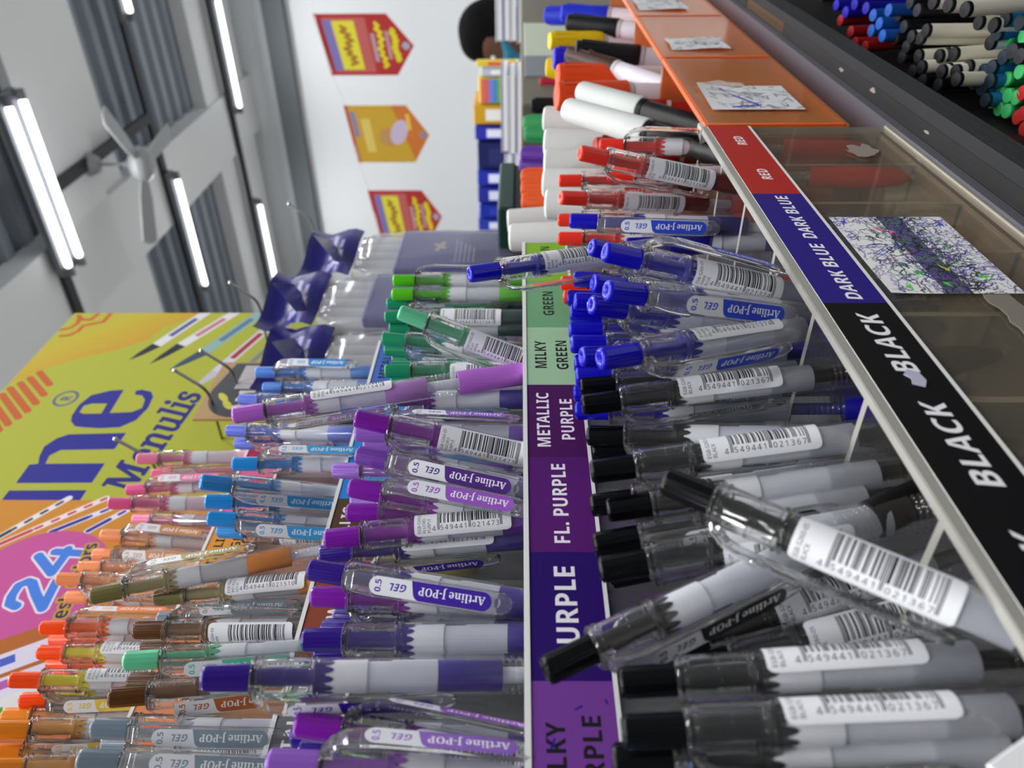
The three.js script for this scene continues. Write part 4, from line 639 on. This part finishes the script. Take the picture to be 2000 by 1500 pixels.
[[1903, 134, 'left one of the upper trio'], [1918, 139, 'middle one of the upper trio'], [1935, 131, 'right one of the upper trio'], [1900, 162, 'left one of the lower row'], [1915, 173, 'middle one of the lower row'], [1931, 158, 'right one of the lower row'], [1944, 66, 'highest, beside the green ends'], [1957, 112, 'next to the single green end'], [1960, 38, 'above all green ends'], [1990, 44, 'above all green ends, at the right'], [1922, 196, 'lowest, beside the green cluster']].forEach(([x, y, w]) => slim(0x1c6ea4, 0x14222e, x, y, -1.3, 'blue slim pen with dark end, ' + w, 'blue slim pens in the lower bin'));
[[1964, 76, 'topmost, pale and alone'], [1996, 72, 'topmost at the right edge'], [1956, 130, 'second row, left'], [1989, 140, 'second row, right'], [1964, 154, 'above the tight cluster'], [1950, 177, 'upper left of the tight cluster'], [1966, 187, 'centre of the tight cluster'], [1982, 191, 'right of the tight cluster'], [1935, 198, 'leftmost of the tight cluster'], [1948, 213, 'bottom left of the tight cluster'], [1964, 217, 'bottom of the tight cluster']].forEach(([x, y, w]) => slim(0x1f7a42, 0x3fae62, x, y, -1.34, 'green slim pen end, ' + w, 'green slim pens in the lower bin', 0.05));
[[1994, 182, 'upper one'], [1985, 229, 'lower left one'], [1996, 222, 'lower right one'], [1998, 252, 'lowest one']].forEach(([x, y, w]) => slim(0x8c1616, 0xb02424, x, y, -1.34, 'red slim pen end at the right edge, ' + w, 'red slim pens in the lower bin', 0.05));
[[1752, 30, 'upper'], [1764, 52, 'upper middle'], [1746, 76, 'left'], [1768, 92, 'middle'], [1760, 112, 'lower left'], [1780, 140, 'lower'], [1800, 158, 'lowest'], [1790, 20, 'topmost right'], [1776, 5, 'topmost'], [1830, 165, 'beside the white cluster'], [1990, 110, 'between green ends'], [1975, 100, 'beside the pale green end']].forEach(([x, y, w]) => slim(0x0b0c10, 0x16181e, x, y, -1.24, 'black slim pen beside the white ones, ' + w, 'black slim pens in the lower bin'));
[[1632, 10, 0x1a12a0, 'dark blue', 'left'], [1650, 24, 0x1a12a0, 'dark blue', 'middle'], [1668, 8, 0x16108e, 'dark blue', 'right'], [1690, 16, 0x16108e, 'dark blue', 'far right'], [1640, 40, 0x8c1216, 'red', 'upper'], [1660, 62, 0x8c1216, 'red', 'middle'], [1668, 84, 0x9c1418, 'red', 'lower'], [1688, 92, 0x8c1216, 'red', 'lowest'], [1704, 30, 0x1450a4, 'bright blue', 'upper'], [1716, 46, 0x1450a4, 'bright blue', 'middle'], [1700, 60, 0x124a98, 'bright blue', 'lower left'], [1722, 70, 0x1450a4, 'bright blue', 'lower right'], [1734, 20, 0x124a98, 'bright blue', 'topmost']].forEach(([x, y, c, nm, w]) => slim(c, c, x, y, -1.2, `${nm} slim pen far along the lower bin, ${w} of its colour`, 'coloured slim pens far along the lower bin'));

// ------------------------------------------------------------------ hooks and hanging bags right of the header board
const hookG = tube([new THREE.Vector3(0, 0, -0.12), new THREE.Vector3(0, 0, -0.04), new THREE.Vector3(0, 0, 0.0), new THREE.Vector3(0, 0.004, 0.012), new THREE.Vector3(0, 0.018, 0.026), new THREE.Vector3(0, 0.034, 0.04)], 0.0015, 30, 8).scale(1, 0.62, 0.62);
const hookTip = new THREE.SphereGeometry(0.0018, 10, 8).translate(0, 0.0211, 0.0248);
function hook(p, label) { const o = thing('display_hook', label, 'hook', p, TURN, 'wire display hooks on the back panel'); mesh('wire', hookG, std(0x8a8c8e, 0.3, { metalness: 0.9 }), o); mesh('tip', hookTip, METAL, o); }
const packTex = canvas(256, 512, (g, w, h) => {
  g.fillStyle = '#3c3a80'; g.fillRect(0, 0, w, h); g.fillStyle = '#55508c'; g.fillRect(0, 20, w, h * 0.52); g.fillStyle = '#24246c'; g.fillRect(0, h * 0.62, w, h * 0.38);
  g.fillStyle = '#b8aa98'; g.save(); g.translate(w * 0.56, h * 0.36); g.rotate(0.5); g.fillRect(-34, -8, 68, 20); g.fillRect(-8, -30, 18, 60); g.restore(); g.fillStyle = '#9a8f9a'; for (let k = 0; k < 5; k++) g.fillRect(40, h * 0.5 + k * 20, 150 - k * 14, 8);
});
const headTex = canvas(256, 160, (g, w, h) => { g.fillStyle = '#1e1a74'; g.fillRect(0, 0, w, h); g.fillStyle = '#a8a6d0'; g.font = 'bold 54px sans-serif'; g.textAlign = 'center'; g.textBaseline = 'middle'; g.save(); g.translate(w / 2, h * 0.62); g.fillRect(-70, -26, 34, 44); g.fillRect(-22, -26, 22, 44); g.fillRect(16, -20, 56, 12); g.fillRect(16, 4, 40, 10); g.restore(); });
function pack(s, n, hTop, w, label, fill) {
  const o = thing('hanging_bag', label, 'bag', W(s, n, hTop), TURN, 'blue headed bags hanging beside the board'), cw = w * U;
  const bag = (wd, y0, y1, th) => { const g = new THREE.SphereGeometry(1, 28, 20), p = g.attributes.position; for (let i = 0; i < p.count; i++) { let x = p.getX(i), y = p.getY(i), z = p.getZ(i); const e = 0.45; x = Math.sign(x) * Math.abs(x) ** e; y = Math.sign(y) * Math.abs(y) ** e; p.setXYZ(i, x * wd / 2, (y0 + y1) / 2 + y * (y1 - y0) / 2, z * th / 2 + 0.0012 * Math.sin(x * 9 + y * 7)); } g.computeVertexNormals(); return g; };
  const clear = std(0xeef0f6, 0.1, { transmission: 0.88, thickness: 0, ior: 1.5 });
  mesh('bag_film', bag(cw, -0.225, -0.045, 0.026), clear, o);
  const hd = new THREE.PlaneGeometry(cw * 1.02, 0.05, 10, 6).translate(0, -0.022, 0.004), p = hd.attributes.position; for (let i = 0; i < p.count; i++) p.setZ(i, 0.004 + 0.006 * Math.sin(p.getX(i) * 60) * (p.getY(i) > -0.03 ? 1 : 0.3) + 0.004 * Math.sin(p.getY(i) * 130)); hd.computeVertexNormals();
  mesh('header_card', hd, std(0xffffff, 0.25, { map: headTex, side: THREE.DoubleSide }), o);
  mesh('header_flap', new THREE.PlaneGeometry(cw * 0.7, 0.03, 4, 2).rotateX(0.9).rotateY(0.5).translate(-cw * 0.25, -0.03, 0.018), std(0x1c1878, 0.25, { side: THREE.DoubleSide }), o);
  mesh('printed_card', rbox(-cw * 0.46, cw * 0.46, -0.2, -0.088, -0.004, 0.0085, 0.003), std(0xffffff, 0.35, { map: packTex }), o);
  const roll = new THREE.CylinderGeometry(1, 1, 0.16, 18), wm = std(fill, 0.6); for (let k = 0; k < 5; k++) mesh('roll', roll, wm, o).applyMatrix4(new THREE.Matrix4().makeScale(cw * 0.1, 1, 0.0075).setPosition((k - 2) * cw * 0.185, -0.128, -0.0045));
}
pack(3.62, 1.76, 1.09, 0.5, 'blue headed clear bag hanging highest, next to the lowest red pennant', 0xd8d8d4);
pack(3.13, 1.76, 1.165, 0.46, 'blue headed clear bag hanging in the middle of the three', 0xd4d2cc);
pack(2.68, 1.78, 1.06, 0.42, 'blue headed clear bag hanging lowest, beside the sky blue pens', 0xc8c6c2);
[[[610, 440], 1.79, 'bent wire hook tip standing against the white wall'], [[507, 600], 1.8, 'bent wire hook holding the middle blue headed bag'], [[458, 735], 1.86, 'bent wire hook over the printed markers on the board'], [[410, 775], 1.86, 'bent wire hook in front of the dark card pack'], [[300, 908], 2.0, 'bent wire hook just behind the topmost pale pink pen']].forEach(([p, n, l]) => hook(onN(...p, n), l));
{ // dark card pack on the hook
  const o = thing('blister_card', 'dark navy and tan card pack hanging low on a hook before the yellow board', 'pack', onN(400, 778, 1.9));
  const t = canvas(256, 384, (g, w, h) => { g.fillStyle = '#b08a58'; g.fillRect(0, 0, w, h); g.fillStyle = '#22242e'; g.beginPath(); g.moveTo(8, 90); g.quadraticCurveTo(20, 14, 120, 10); g.lineTo(250, 40); g.lineTo(250, 384); g.lineTo(8, 384); g.fill(); g.fillStyle = '#cfc832'; for (const [x, y] of [[92, 52], [60, 74]]) { g.beginPath(); g.ellipse(x, y, 24, 10, -0.7, 0, 7); g.fill(); } g.fillStyle = '#b9b2b4'; g.fillRect(130, 70, 110, 74); g.fillStyle = '#dedad6'; g.font = 'bold 62px sans-serif'; g.fillText('AM', 30, 134); });
  const sh = std(0xffffff, 0.45, { map: t }), sd = std(0xb08a58, 0.6); mesh('card', box(-0.028, 0.05, -0.11, 0.0, -0.001, 0.001), [sd, sd, sd, sd, sh, sd], o);
  mesh('blister', rbox(-0.014, 0.036, -0.095, -0.05, 0.001, 0.012, 0.004), std(0x2a2c38, 0.15, { transmission: 0.5 }), o);
}
{
  const o = thing('shelf_box', 'dark green box on the shelf below the highest hanging bag', 'box', W(3.9, 1.75, -0.65)); mesh('carton', rbox(-0.06, 0.06, 0, 0.14, -0.05, 0.05, 0.003), std(0x0f2622, 0.5), o); mesh('lid', rbox(-0.062, 0.062, 0.128, 0.145, -0.052, 0.052, 0.003), std(0x173a33, 0.45), o);
  const o2 = thing('shelf_box', 'olive box with pale green label behind the thick markers at the photo top', 'box', W(6.6, 1.45, -1.03)); mesh('carton', rbox(-0.36, 0.4, 0, 0.195, -0.03, 0.03, 0.003), std(0x6a6555, 0.5), o2); mesh('pale_label', rbox(-0.13, 0.1, 0.06, 0.19, 0.0295, 0.032, 0.001), std(0xc4ceb8, 0.5), o2); mesh('grey_label', rbox(-0.24, -0.13, 0.06, 0.19, 0.0295, 0.032, 0.001), std(0x7d828a, 0.5), o2);
  const o3 = thing('note_card', 'corner of a white card at the lower right corner of the photo', 'card', onN(2012, 1540, 0.68)); mesh('card', rbox(-0.005, 0.006, -0.012, 0.003, -0.0006, 0.0006, 0.0005).rotateZ(0.5), std(0xf0f0f2, 0.5), o3);
}

// ------------------------------------------------------------------ pennants on a string
const squig = (g, x, y, w, a) => { g.lineJoin = 'round'; g.beginPath(); for (let k = 0; k <= 14; k++) (k ? g.lineTo : g.moveTo).call(g, x + w * k / 14, y + (k % 2 ? a : -a) * (0.6 + 0.4 * Math.sin(k * 2.3))); g.stroke(); }; // lettering too blurred to read
const pennRed = canvas(256, 384, (g, w, h) => {
  g.fillStyle = '#b0302c'; g.fillRect(0, 0, w, h); g.fillStyle = '#c0615c'; g.fillRect(14, 24, w - 28, 176);
  g.fillStyle = '#7e78b8'; g.fillRect(22, 22, w - 44, 36); g.fillStyle = '#e2da3a'; g.fillRect(26, 60, w - 52, 92); g.fillStyle = '#a8762a'; g.font = 'bold 74px sans-serif'; g.textAlign = 'center'; g.textBaseline = 'middle'; g.lineWidth = 13; g.strokeStyle = '#a8762a'; squig(g, 46, 108, 164, 22);
  g.fillStyle = '#b898a4'; g.fillRect(60, 208, 120, 18); g.fillStyle = '#ded22a'; g.font = 'italic bold 46px serif'; g.lineWidth = 15; g.strokeStyle = '#ded22a'; squig(g, 34, 246, 190, 13); g.fillStyle = '#b898a4'; g.fillRect(70, 270, 120, 14); g.fillStyle = '#ded22a'; g.lineWidth = 18; squig(g, 62, 306, 136, 11); g.fillStyle = '#a8a8ba'; g.beginPath(); g.arc(w / 2, 350, 17, 0, 7); g.fill();
});
const pennGold = canvas(256, 384, (g, w, h) => {
  const gr = '#c69f2e'; g.fillStyle = gr; g.fillRect(0, 0, w, h); g.fillStyle = '#c9732c'; g.beginPath(); g.moveTo(0, 300); g.lineTo(w, 220); g.lineTo(w, h); g.lineTo(0, h); g.fill(); g.fillStyle = '#8c83a0'; g.fillRect(120, 14, 110, 26); g.fillStyle = '#d8c064'; g.fillRect(50, 60, 150, 44); g.fillStyle = '#b98f58'; g.beginPath(); g.ellipse(118, 180, 40, 46, 0, 0, 7); g.fill(); g.fillStyle = '#c5b4cc'; g.beginPath(); g.ellipse(140, 236, 62, 38, 0.6, 0, 7); g.fill(); g.fillStyle = '#e2bc48'; g.fillRect(150, 280, 70, 20); g.fillStyle = '#8a8a98'; g.beginPath(); g.arc(w / 2, 350, 17, 0, 7); g.fill();
});
{
  const H = 0.62, P = (x, y) => { const d = ray(x, y); return CAM.clone().addScaledVector(d, H / d.y); };
  const flags = [[[590, -80], [607, -6], pennGold, 'orange pennant cut off by the photo top'], [[613, 27], [650, 147], pennRed, 'red pennant with yellow lettering, highest complete one'], [[673, 206], [702, 317], pennGold, 'golden pennant between the two red ones'], [[720, 372], [746, 470], pennRed, 'red pennant half covered by the highest hanging bag']];
  const pts = [P(560, -160), ...flags.flatMap(([a, b]) => [P(...a), P(...b)]), P(790, 600)];
  const st = mesh('pennant_string', tube(pts, 0.0018, 80, 6), std(0xd8dcde, 0.7), scene); meta(st, 'thin pale string carrying the pennants before the white wall', 'string');
  flags.forEach(([a, b, map, label]) => {
    const A = P(...a), B = P(...b), w = A.distanceTo(B), mid = A.clone().add(B).multiplyScalar(0.5), L = 0.285, dir = A.clone().sub(B); // B is farther along picture-down = world left
    const o = thing('pennant', label, 'pennant', mid, Math.atan2(-dir.z, dir.x), 'advertising pennants on the string');
    const sh = new THREE.Shape(); sh.moveTo(-w / 2, 0); sh.lineTo(-w / 2, -L * 0.76); sh.lineTo(0, -L); sh.lineTo(w / 2, -L * 0.76); sh.lineTo(w / 2, 0);
    const g = new THREE.ExtrudeGeometry(sh, { depth: 0.0008, bevelEnabled: false }), uv = g.attributes.uv, p = g.attributes.position; for (let i = 0; i < uv.count; i++) uv.setXY(i, p.getX(i) / w + 0.5, 1 + p.getY(i) / L);
    mesh('sheet', g, std(0xffffff, 0.45, { map, transmission: 0.1 }), o); mesh('hem', box(-w / 2, w / 2, -0.006, 0.004, -0.001, 0.0018), std(0xb8403a, 0.5), o);
  });
}

// ------------------------------------------------------------------ the far shelf with files, paper stacks and a shopper
{
  const s = 2.15, o = thing('far_shelf', 'low white shelf unit before the wall, carrying files and paper', 'shelf', Wm(s + 0.2, 0.75, FH));
  mesh('body', rbox(-0.2, 0.25, 0, 1.3, -0.75, 0.9, 0.01), std(0xc9cbc9, 0.6), o); mesh('top_board', rbox(-0.23, 0.26, 1.3, 1.325, -0.78, 0.93, 0.006), std(0xd8dad8, 0.5), o); mesh('kick_board', box(-0.205, -0.19, 0, 0.1, -0.75, 0.9), std(0x55585a, 0.6), o);
  // local axes of a thing turned by TURN: x = s, z = -n
  const px = (x, y) => { const d = ray(x, y), k = s / d.dot(S); return CAM.clone().addScaledVector(d, k); };
  const file = (y0, y1, xt, col, lab, label, depth = 0.16) => {
    const a = px(xt, y0), b = px(xt, y1), n0 = a.clone().sub(CAM).dot(N), n1 = b.clone().sub(CAM).dot(N), top = a.y, base = FH + 1.325 + CAM.y, w = Math.abs(n1 - n0) * 0.9, h = Math.max(0.05, top - base);
    const q = thing('box_file', label, 'file', new THREE.Vector3().copy(CAM).addScaledVector(S, s).addScaledVector(N, (n0 + n1) / 2).setY(base), TURN, 'files on the far shelf');
    mesh('case', rbox(0, depth, 0, h, -w / 2, w / 2, 0.004), std(col, 0.4), q); mesh('spine_label', rbox(-0.0016, 0.002, h * 0.35, h * 0.78, -w * 0.3, w * 0.3, 0.0006), std(lab, 0.6), q); mesh('finger_ring', new THREE.TorusGeometry(0.011, 0.0025, 8, 20).rotateY(Math.PI / 2).translate(-0.001, h * 0.16, 0), METAL, q);
  };
  file(118, 131, 930, 0xd8c030, 0xd85040, 'yellow and red file end right beside the shopper', 0.02);
  file(133, 150, 938, 0xb8bcc8, 0xe8e8ea, 'pale grey file between the two coloured file ends', 0.03);
  file(204, 245, 924, 0xc8981c, 0xe4e2da, 'mustard yellow file with a white spine label');
  file(246, 275, 927, 0x2a2ca0, 0xe0e2ee, 'blue file with a white spine label, first under the mustard one');
  file(276, 332, 932, 0x0c1452, 0x10185c, 'dark navy file, widest, without a pale label');
  file(333, 364, 932, 0x1a2c9c, 0xd4d8ee, 'blue file with white label, first under the wide navy one');
  file(366, 398, 933, 0x16288e, 0xcfd4ea, 'blue file with white label, second under the wide navy one');
  file(400, 427, 936, 0x0d2a9e, 0x1432a8, 'plain bright blue file near the hanging bag');
  file(429, 452, 934, 0x2438a4, 0xdadeee, 'blue file with white label, lowest, next to the hanging bag');
  { // striped rainbow box
    const a = px(934, 152), b = px(934, 203), n0 = a.clone().sub(CAM).dot(N), n1 = b.clone().sub(CAM).dot(N), base = FH + 1.325 + CAM.y, w = Math.abs(n1 - n0), h = a.y - base;
    const q = thing('striped_box', 'yellow box with red, violet, blue and green stripes beside the files', 'box', new THREE.Vector3().copy(CAM).addScaledVector(S, s).addScaledVector(N, (n0 + n1) / 2).setY(base));
    mesh('case', rbox(0, 0.2, 0, h, -w / 2, w / 2, 0.005), std(0xd0bc30, 0.45), q); [0xd86a5a, 0xd0604a, 0x7a78d0, 0x3a8ab0, 0x7aa850].forEach((c, i) => mesh('stripe', rbox(-0.002, 0.001, h * (0.885 - i * 0.085), h * (0.965 - i * 0.085), -w * 0.46, w * 0.46, 0.0005), std(c, 0.5), q));
  }
  // stacks of white pads lying in front of the files
  const stack = (y0, y1, x0, count, label, ds) => {
    const ss = s - ds, pq = (x, y) => { const d = ray(x, y); return CAM.clone().addScaledVector(d, ss / d.dot(S)); }, n0 = pq(x0, y0).sub(CAM).dot(N), n1 = pq(x0, y1).sub(CAM).dot(N), base = FH + 1.325 + CAM.y - (ds > 0.1 ? 0 : 0), top = pq(x0, y0).y, t = (top - base) / count;
    for (let i = 0; i < count; i++) { const q = thing('paper_pad', `white paper pad ${label}, ${['lowest', 'second up', 'third up', 'fourth up', 'fifth up', 'sixth up', 'top'][i]} of its stack`, 'pad', new THREE.Vector3().copy(CAM).addScaledVector(S, ss).addScaledVector(N, (n0 + n1) / 2 + rnd(-0.004, 0.004)).setY(base + i * t), TURN, 'white paper pads stacked on the far shelf'); const w = Math.abs(n1 - n0); mesh('pages', rbox(0, 0.14, t * 0.06, t * 0.76, -w / 2, w / 2, 0.002), std(0xe9e9ec, 0.7), q); mesh('cover', rbox(-0.002, 0.14, t * 0.76, t * 0.97, -w / 2 - 0.002, w / 2 + 0.002, 0.001), std(i % 2 ? 0x9a9cb0 : 0xcfd0d8, 0.5), q); }
  };
  stack(-60, 82, 966, 5, 'nearest the photo top', 0.17); stack(146, 298, 977, 4, 'below the striped box', 0.17); stack(334, 412, 984, 3, 'below the blue files', 0.17);
}
{ // a shopper seen past the shelf: black hair, brown cheek, teal mask
  const hc = atZ(966, 70, 2.8), o = thing('person', 'person with black hair and teal face mask turned away behind the paper stacks', 'person', new THREE.Vector3(hc.x, 0, hc.z), 0);
  const field = (bones, lo, hi, cell) => { // smooth union of tapered capsules, meshed
    const size = Math.max(hi.x - lo.x, hi.y - lo.y, hi.z - lo.z), res = Math.ceil(size / cell), mc = new MarchingCubes(res, new THREE.MeshStandardMaterial(), true, false, 400000), c = new THREE.Vector3().addVectors(lo, hi).multiplyScalar(0.5), half = size / 2, p = new THREE.Vector3(), ab = new THREE.Vector3(), ap = new THREE.Vector3();
    mc.isolation = 0;
    for (let z = 0; z < res; z++) for (let y = 0; y < res; y++) for (let x = 0; x < res; x++) { p.set(x, y, z).multiplyScalar(2 / res).subScalar(1).multiplyScalar(half).add(c); let d = 9; for (const [a, b, ra, rb] of bones) { ab.subVectors(b, a); ap.subVectors(p, a); const t = Math.min(1, Math.max(0, ap.dot(ab) / Math.max(1e-9, ab.lengthSq()))), e = ap.addScaledVector(ab, -t).length() - (ra + (rb - ra) * t), k = 0.03, h = Math.max(k - Math.abs(d - e), 0) / k; d = Math.min(d, e) - h * h * k / 4; } mc.field[x + y * res + z * res * res] = -d; }
    mc.update(); const n = mc.count, g = new THREE.BufferGeometry(); g.setAttribute('position', new THREE.Float32BufferAttribute(Array.from(mc.positionArray.subarray(0, n * 3), (v, i) => v * half + [c.x, c.y, c.z][i % 3]), 3)); g.setAttribute('normal', new THREE.Float32BufferAttribute(Array.from(mc.normalArray.subarray(0, n * 3)), 3)); return g;
  };
  const v = (x, y, z) => new THREE.Vector3(x, y, z), hy = hc.y, sk = std(0x5d3b28, 0.55), F = -1; // face looks to the left and slightly away
  const bones = [[v(0, hy - 0.0, 0), v(0, hy + 0.015, 0), 0.088, 0.092], [v(-0.045, hy - 0.045, -0.01), v(-0.055, hy - 0.085, -0.012), 0.05, 0.036], [v(0.005, hy - 0.07, 0), v(0.01, hy - 0.17, 0), 0.052, 0.058], [v(-0.09, hy - 0.02, -0.015), v(-0.1, hy - 0.035, -0.016), 0.014, 0.016],
    [v(0.01, hy - 0.25, -0.12), v(0.01, hy - 0.25, 0.12), 0.08, 0.08], [v(0.01, hy - 0.3, 0), v(0.0, hy - 0.6, 0), 0.14, 0.12], [v(0, hy - 0.62, 0), v(0, hy - 0.74, 0), 0.135, 0.14], [v(0.0, hy - 0.26, -0.19), v(0.0, hy - 0.53, -0.22), 0.048, 0.04], [v(0, hy - 0.53, -0.22), v(-0.12, hy - 0.72, -0.18), 0.038, 0.028], [v(0, hy - 0.26, 0.19), v(0.0, hy - 0.53, 0.22), 0.048, 0.04], [v(0, hy - 0.53, 0.22), v(-0.12, hy - 0.72, 0.18), 0.038, 0.028],
    [v(0, hy - 0.76, -0.08), v(0, hy - 1.06, -0.09), 0.085, 0.06], [v(0, hy - 1.06, -0.09), v(0.02, 0.09, -0.09), 0.058, 0.038], [v(0, hy - 0.76, 0.08), v(0, hy - 1.06, 0.09), 0.085, 0.06], [v(0, hy - 1.06, 0.09), v(0.02, 0.09, 0.09), 0.058, 0.038], [v(0.02, 0.05, -0.09), v(-0.13, 0.035, -0.1), 0.045, 0.03], [v(0.02, 0.05, 0.09), v(-0.13, 0.035, 0.1), 0.045, 0.03]];
  mesh('body', field(bones, v(-0.4, -0.05, -0.4), v(0.4, hy + 0.2, 0.4), 0.022), sk, o);
  const dress = [[v(0.01, hy - 0.25, -0.13), v(0.01, hy - 0.25, 0.13), 0.088, 0.088], [v(0.01, hy - 0.3, 0), v(0, hy - 0.6, 0), 0.155, 0.138], [v(0, hy - 0.62, 0), v(0, hy - 0.78, 0), 0.155, 0.165], [v(0, hy - 0.26, -0.19), v(0, hy - 0.45, -0.21), 0.06, 0.055], [v(0, hy - 0.26, 0.19), v(0, hy - 0.45, 0.21), 0.06, 0.055]];
  mesh('shirt', field(dress, v(-0.35, hy - 1.0, -0.35), v(0.35, hy - 0.1, 0.35), 0.02), std(0xc9cbd2, 0.8), o);
  const legs = [[v(0, hy - 0.8, -0.08), v(0, hy - 1.06, -0.09), 0.1, 0.075], [v(0, hy - 1.06, -0.09), v(0.02, 0.1, -0.09), 0.075, 0.06], [v(0, hy - 0.8, 0.08), v(0, hy - 1.06, 0.09), 0.1, 0.075], [v(0, hy - 1.06, 0.09), v(0.02, 0.1, 0.09), 0.075, 0.06]];
  mesh('trousers', field(legs, v(-0.35, 0.0, -0.45), v(0.35, 0.95, 0.45), 0.022), std(0x22242c, 0.8), o);
  const hair = [[v(0.022, hy + 0.03, 0.004), v(0.03, hy + 0.01, 0.004), 0.1, 0.1], [v(0.06, hy + 0.0, 0), v(0.07, hy - 0.04, 0), 0.062, 0.05], [v(-0.03, hy + 0.062, 0), v(0.02, hy + 0.06, 0), 0.058, 0.06], [v(0.02, hy - 0.02, 0.055), v(0.03, hy - 0.05, 0.05), 0.045, 0.035]];
  mesh('hair', field(hair, v(-0.2, hy - 0.2, -0.2), v(0.2, hy + 0.2, 0.2), 0.009), std(0x040406, 0.9, { specularIntensity: 0.3 }), o);
  const mask = [[v(-0.088, hy - 0.045, -0.014), v(-0.07, hy - 0.085, -0.012), 0.03, 0.03], [v(-0.02, hy - 0.01, 0.083), v(-0.07, hy - 0.05, 0.03), 0.007, 0.02]];
  mesh('mask', field(mask, v(-0.16, hy - 0.16, -0.12), v(0.08, hy + 0.06, 0.12), 0.006), std(0x2a7894, 0.8), o);
  for (const z of [-0.03, 0.02]) mesh('eye', new THREE.SphereGeometry(0.009, 12, 8).translate(-0.086, hy + 0.004, z), std(0xe8e4de, 0.3), o);
  mesh('ear', new THREE.SphereGeometry(0.024, 12, 10).scale(0.7, 1.2, 0.4).translate(0.0, hy - 0.015, 0.09), sk, o);
}

if (typeof process !== 'undefined' && globalThis.DEBUG) report.forEach((r) => console.log(r.join(' | ')));
renderer.render(scene, camera);
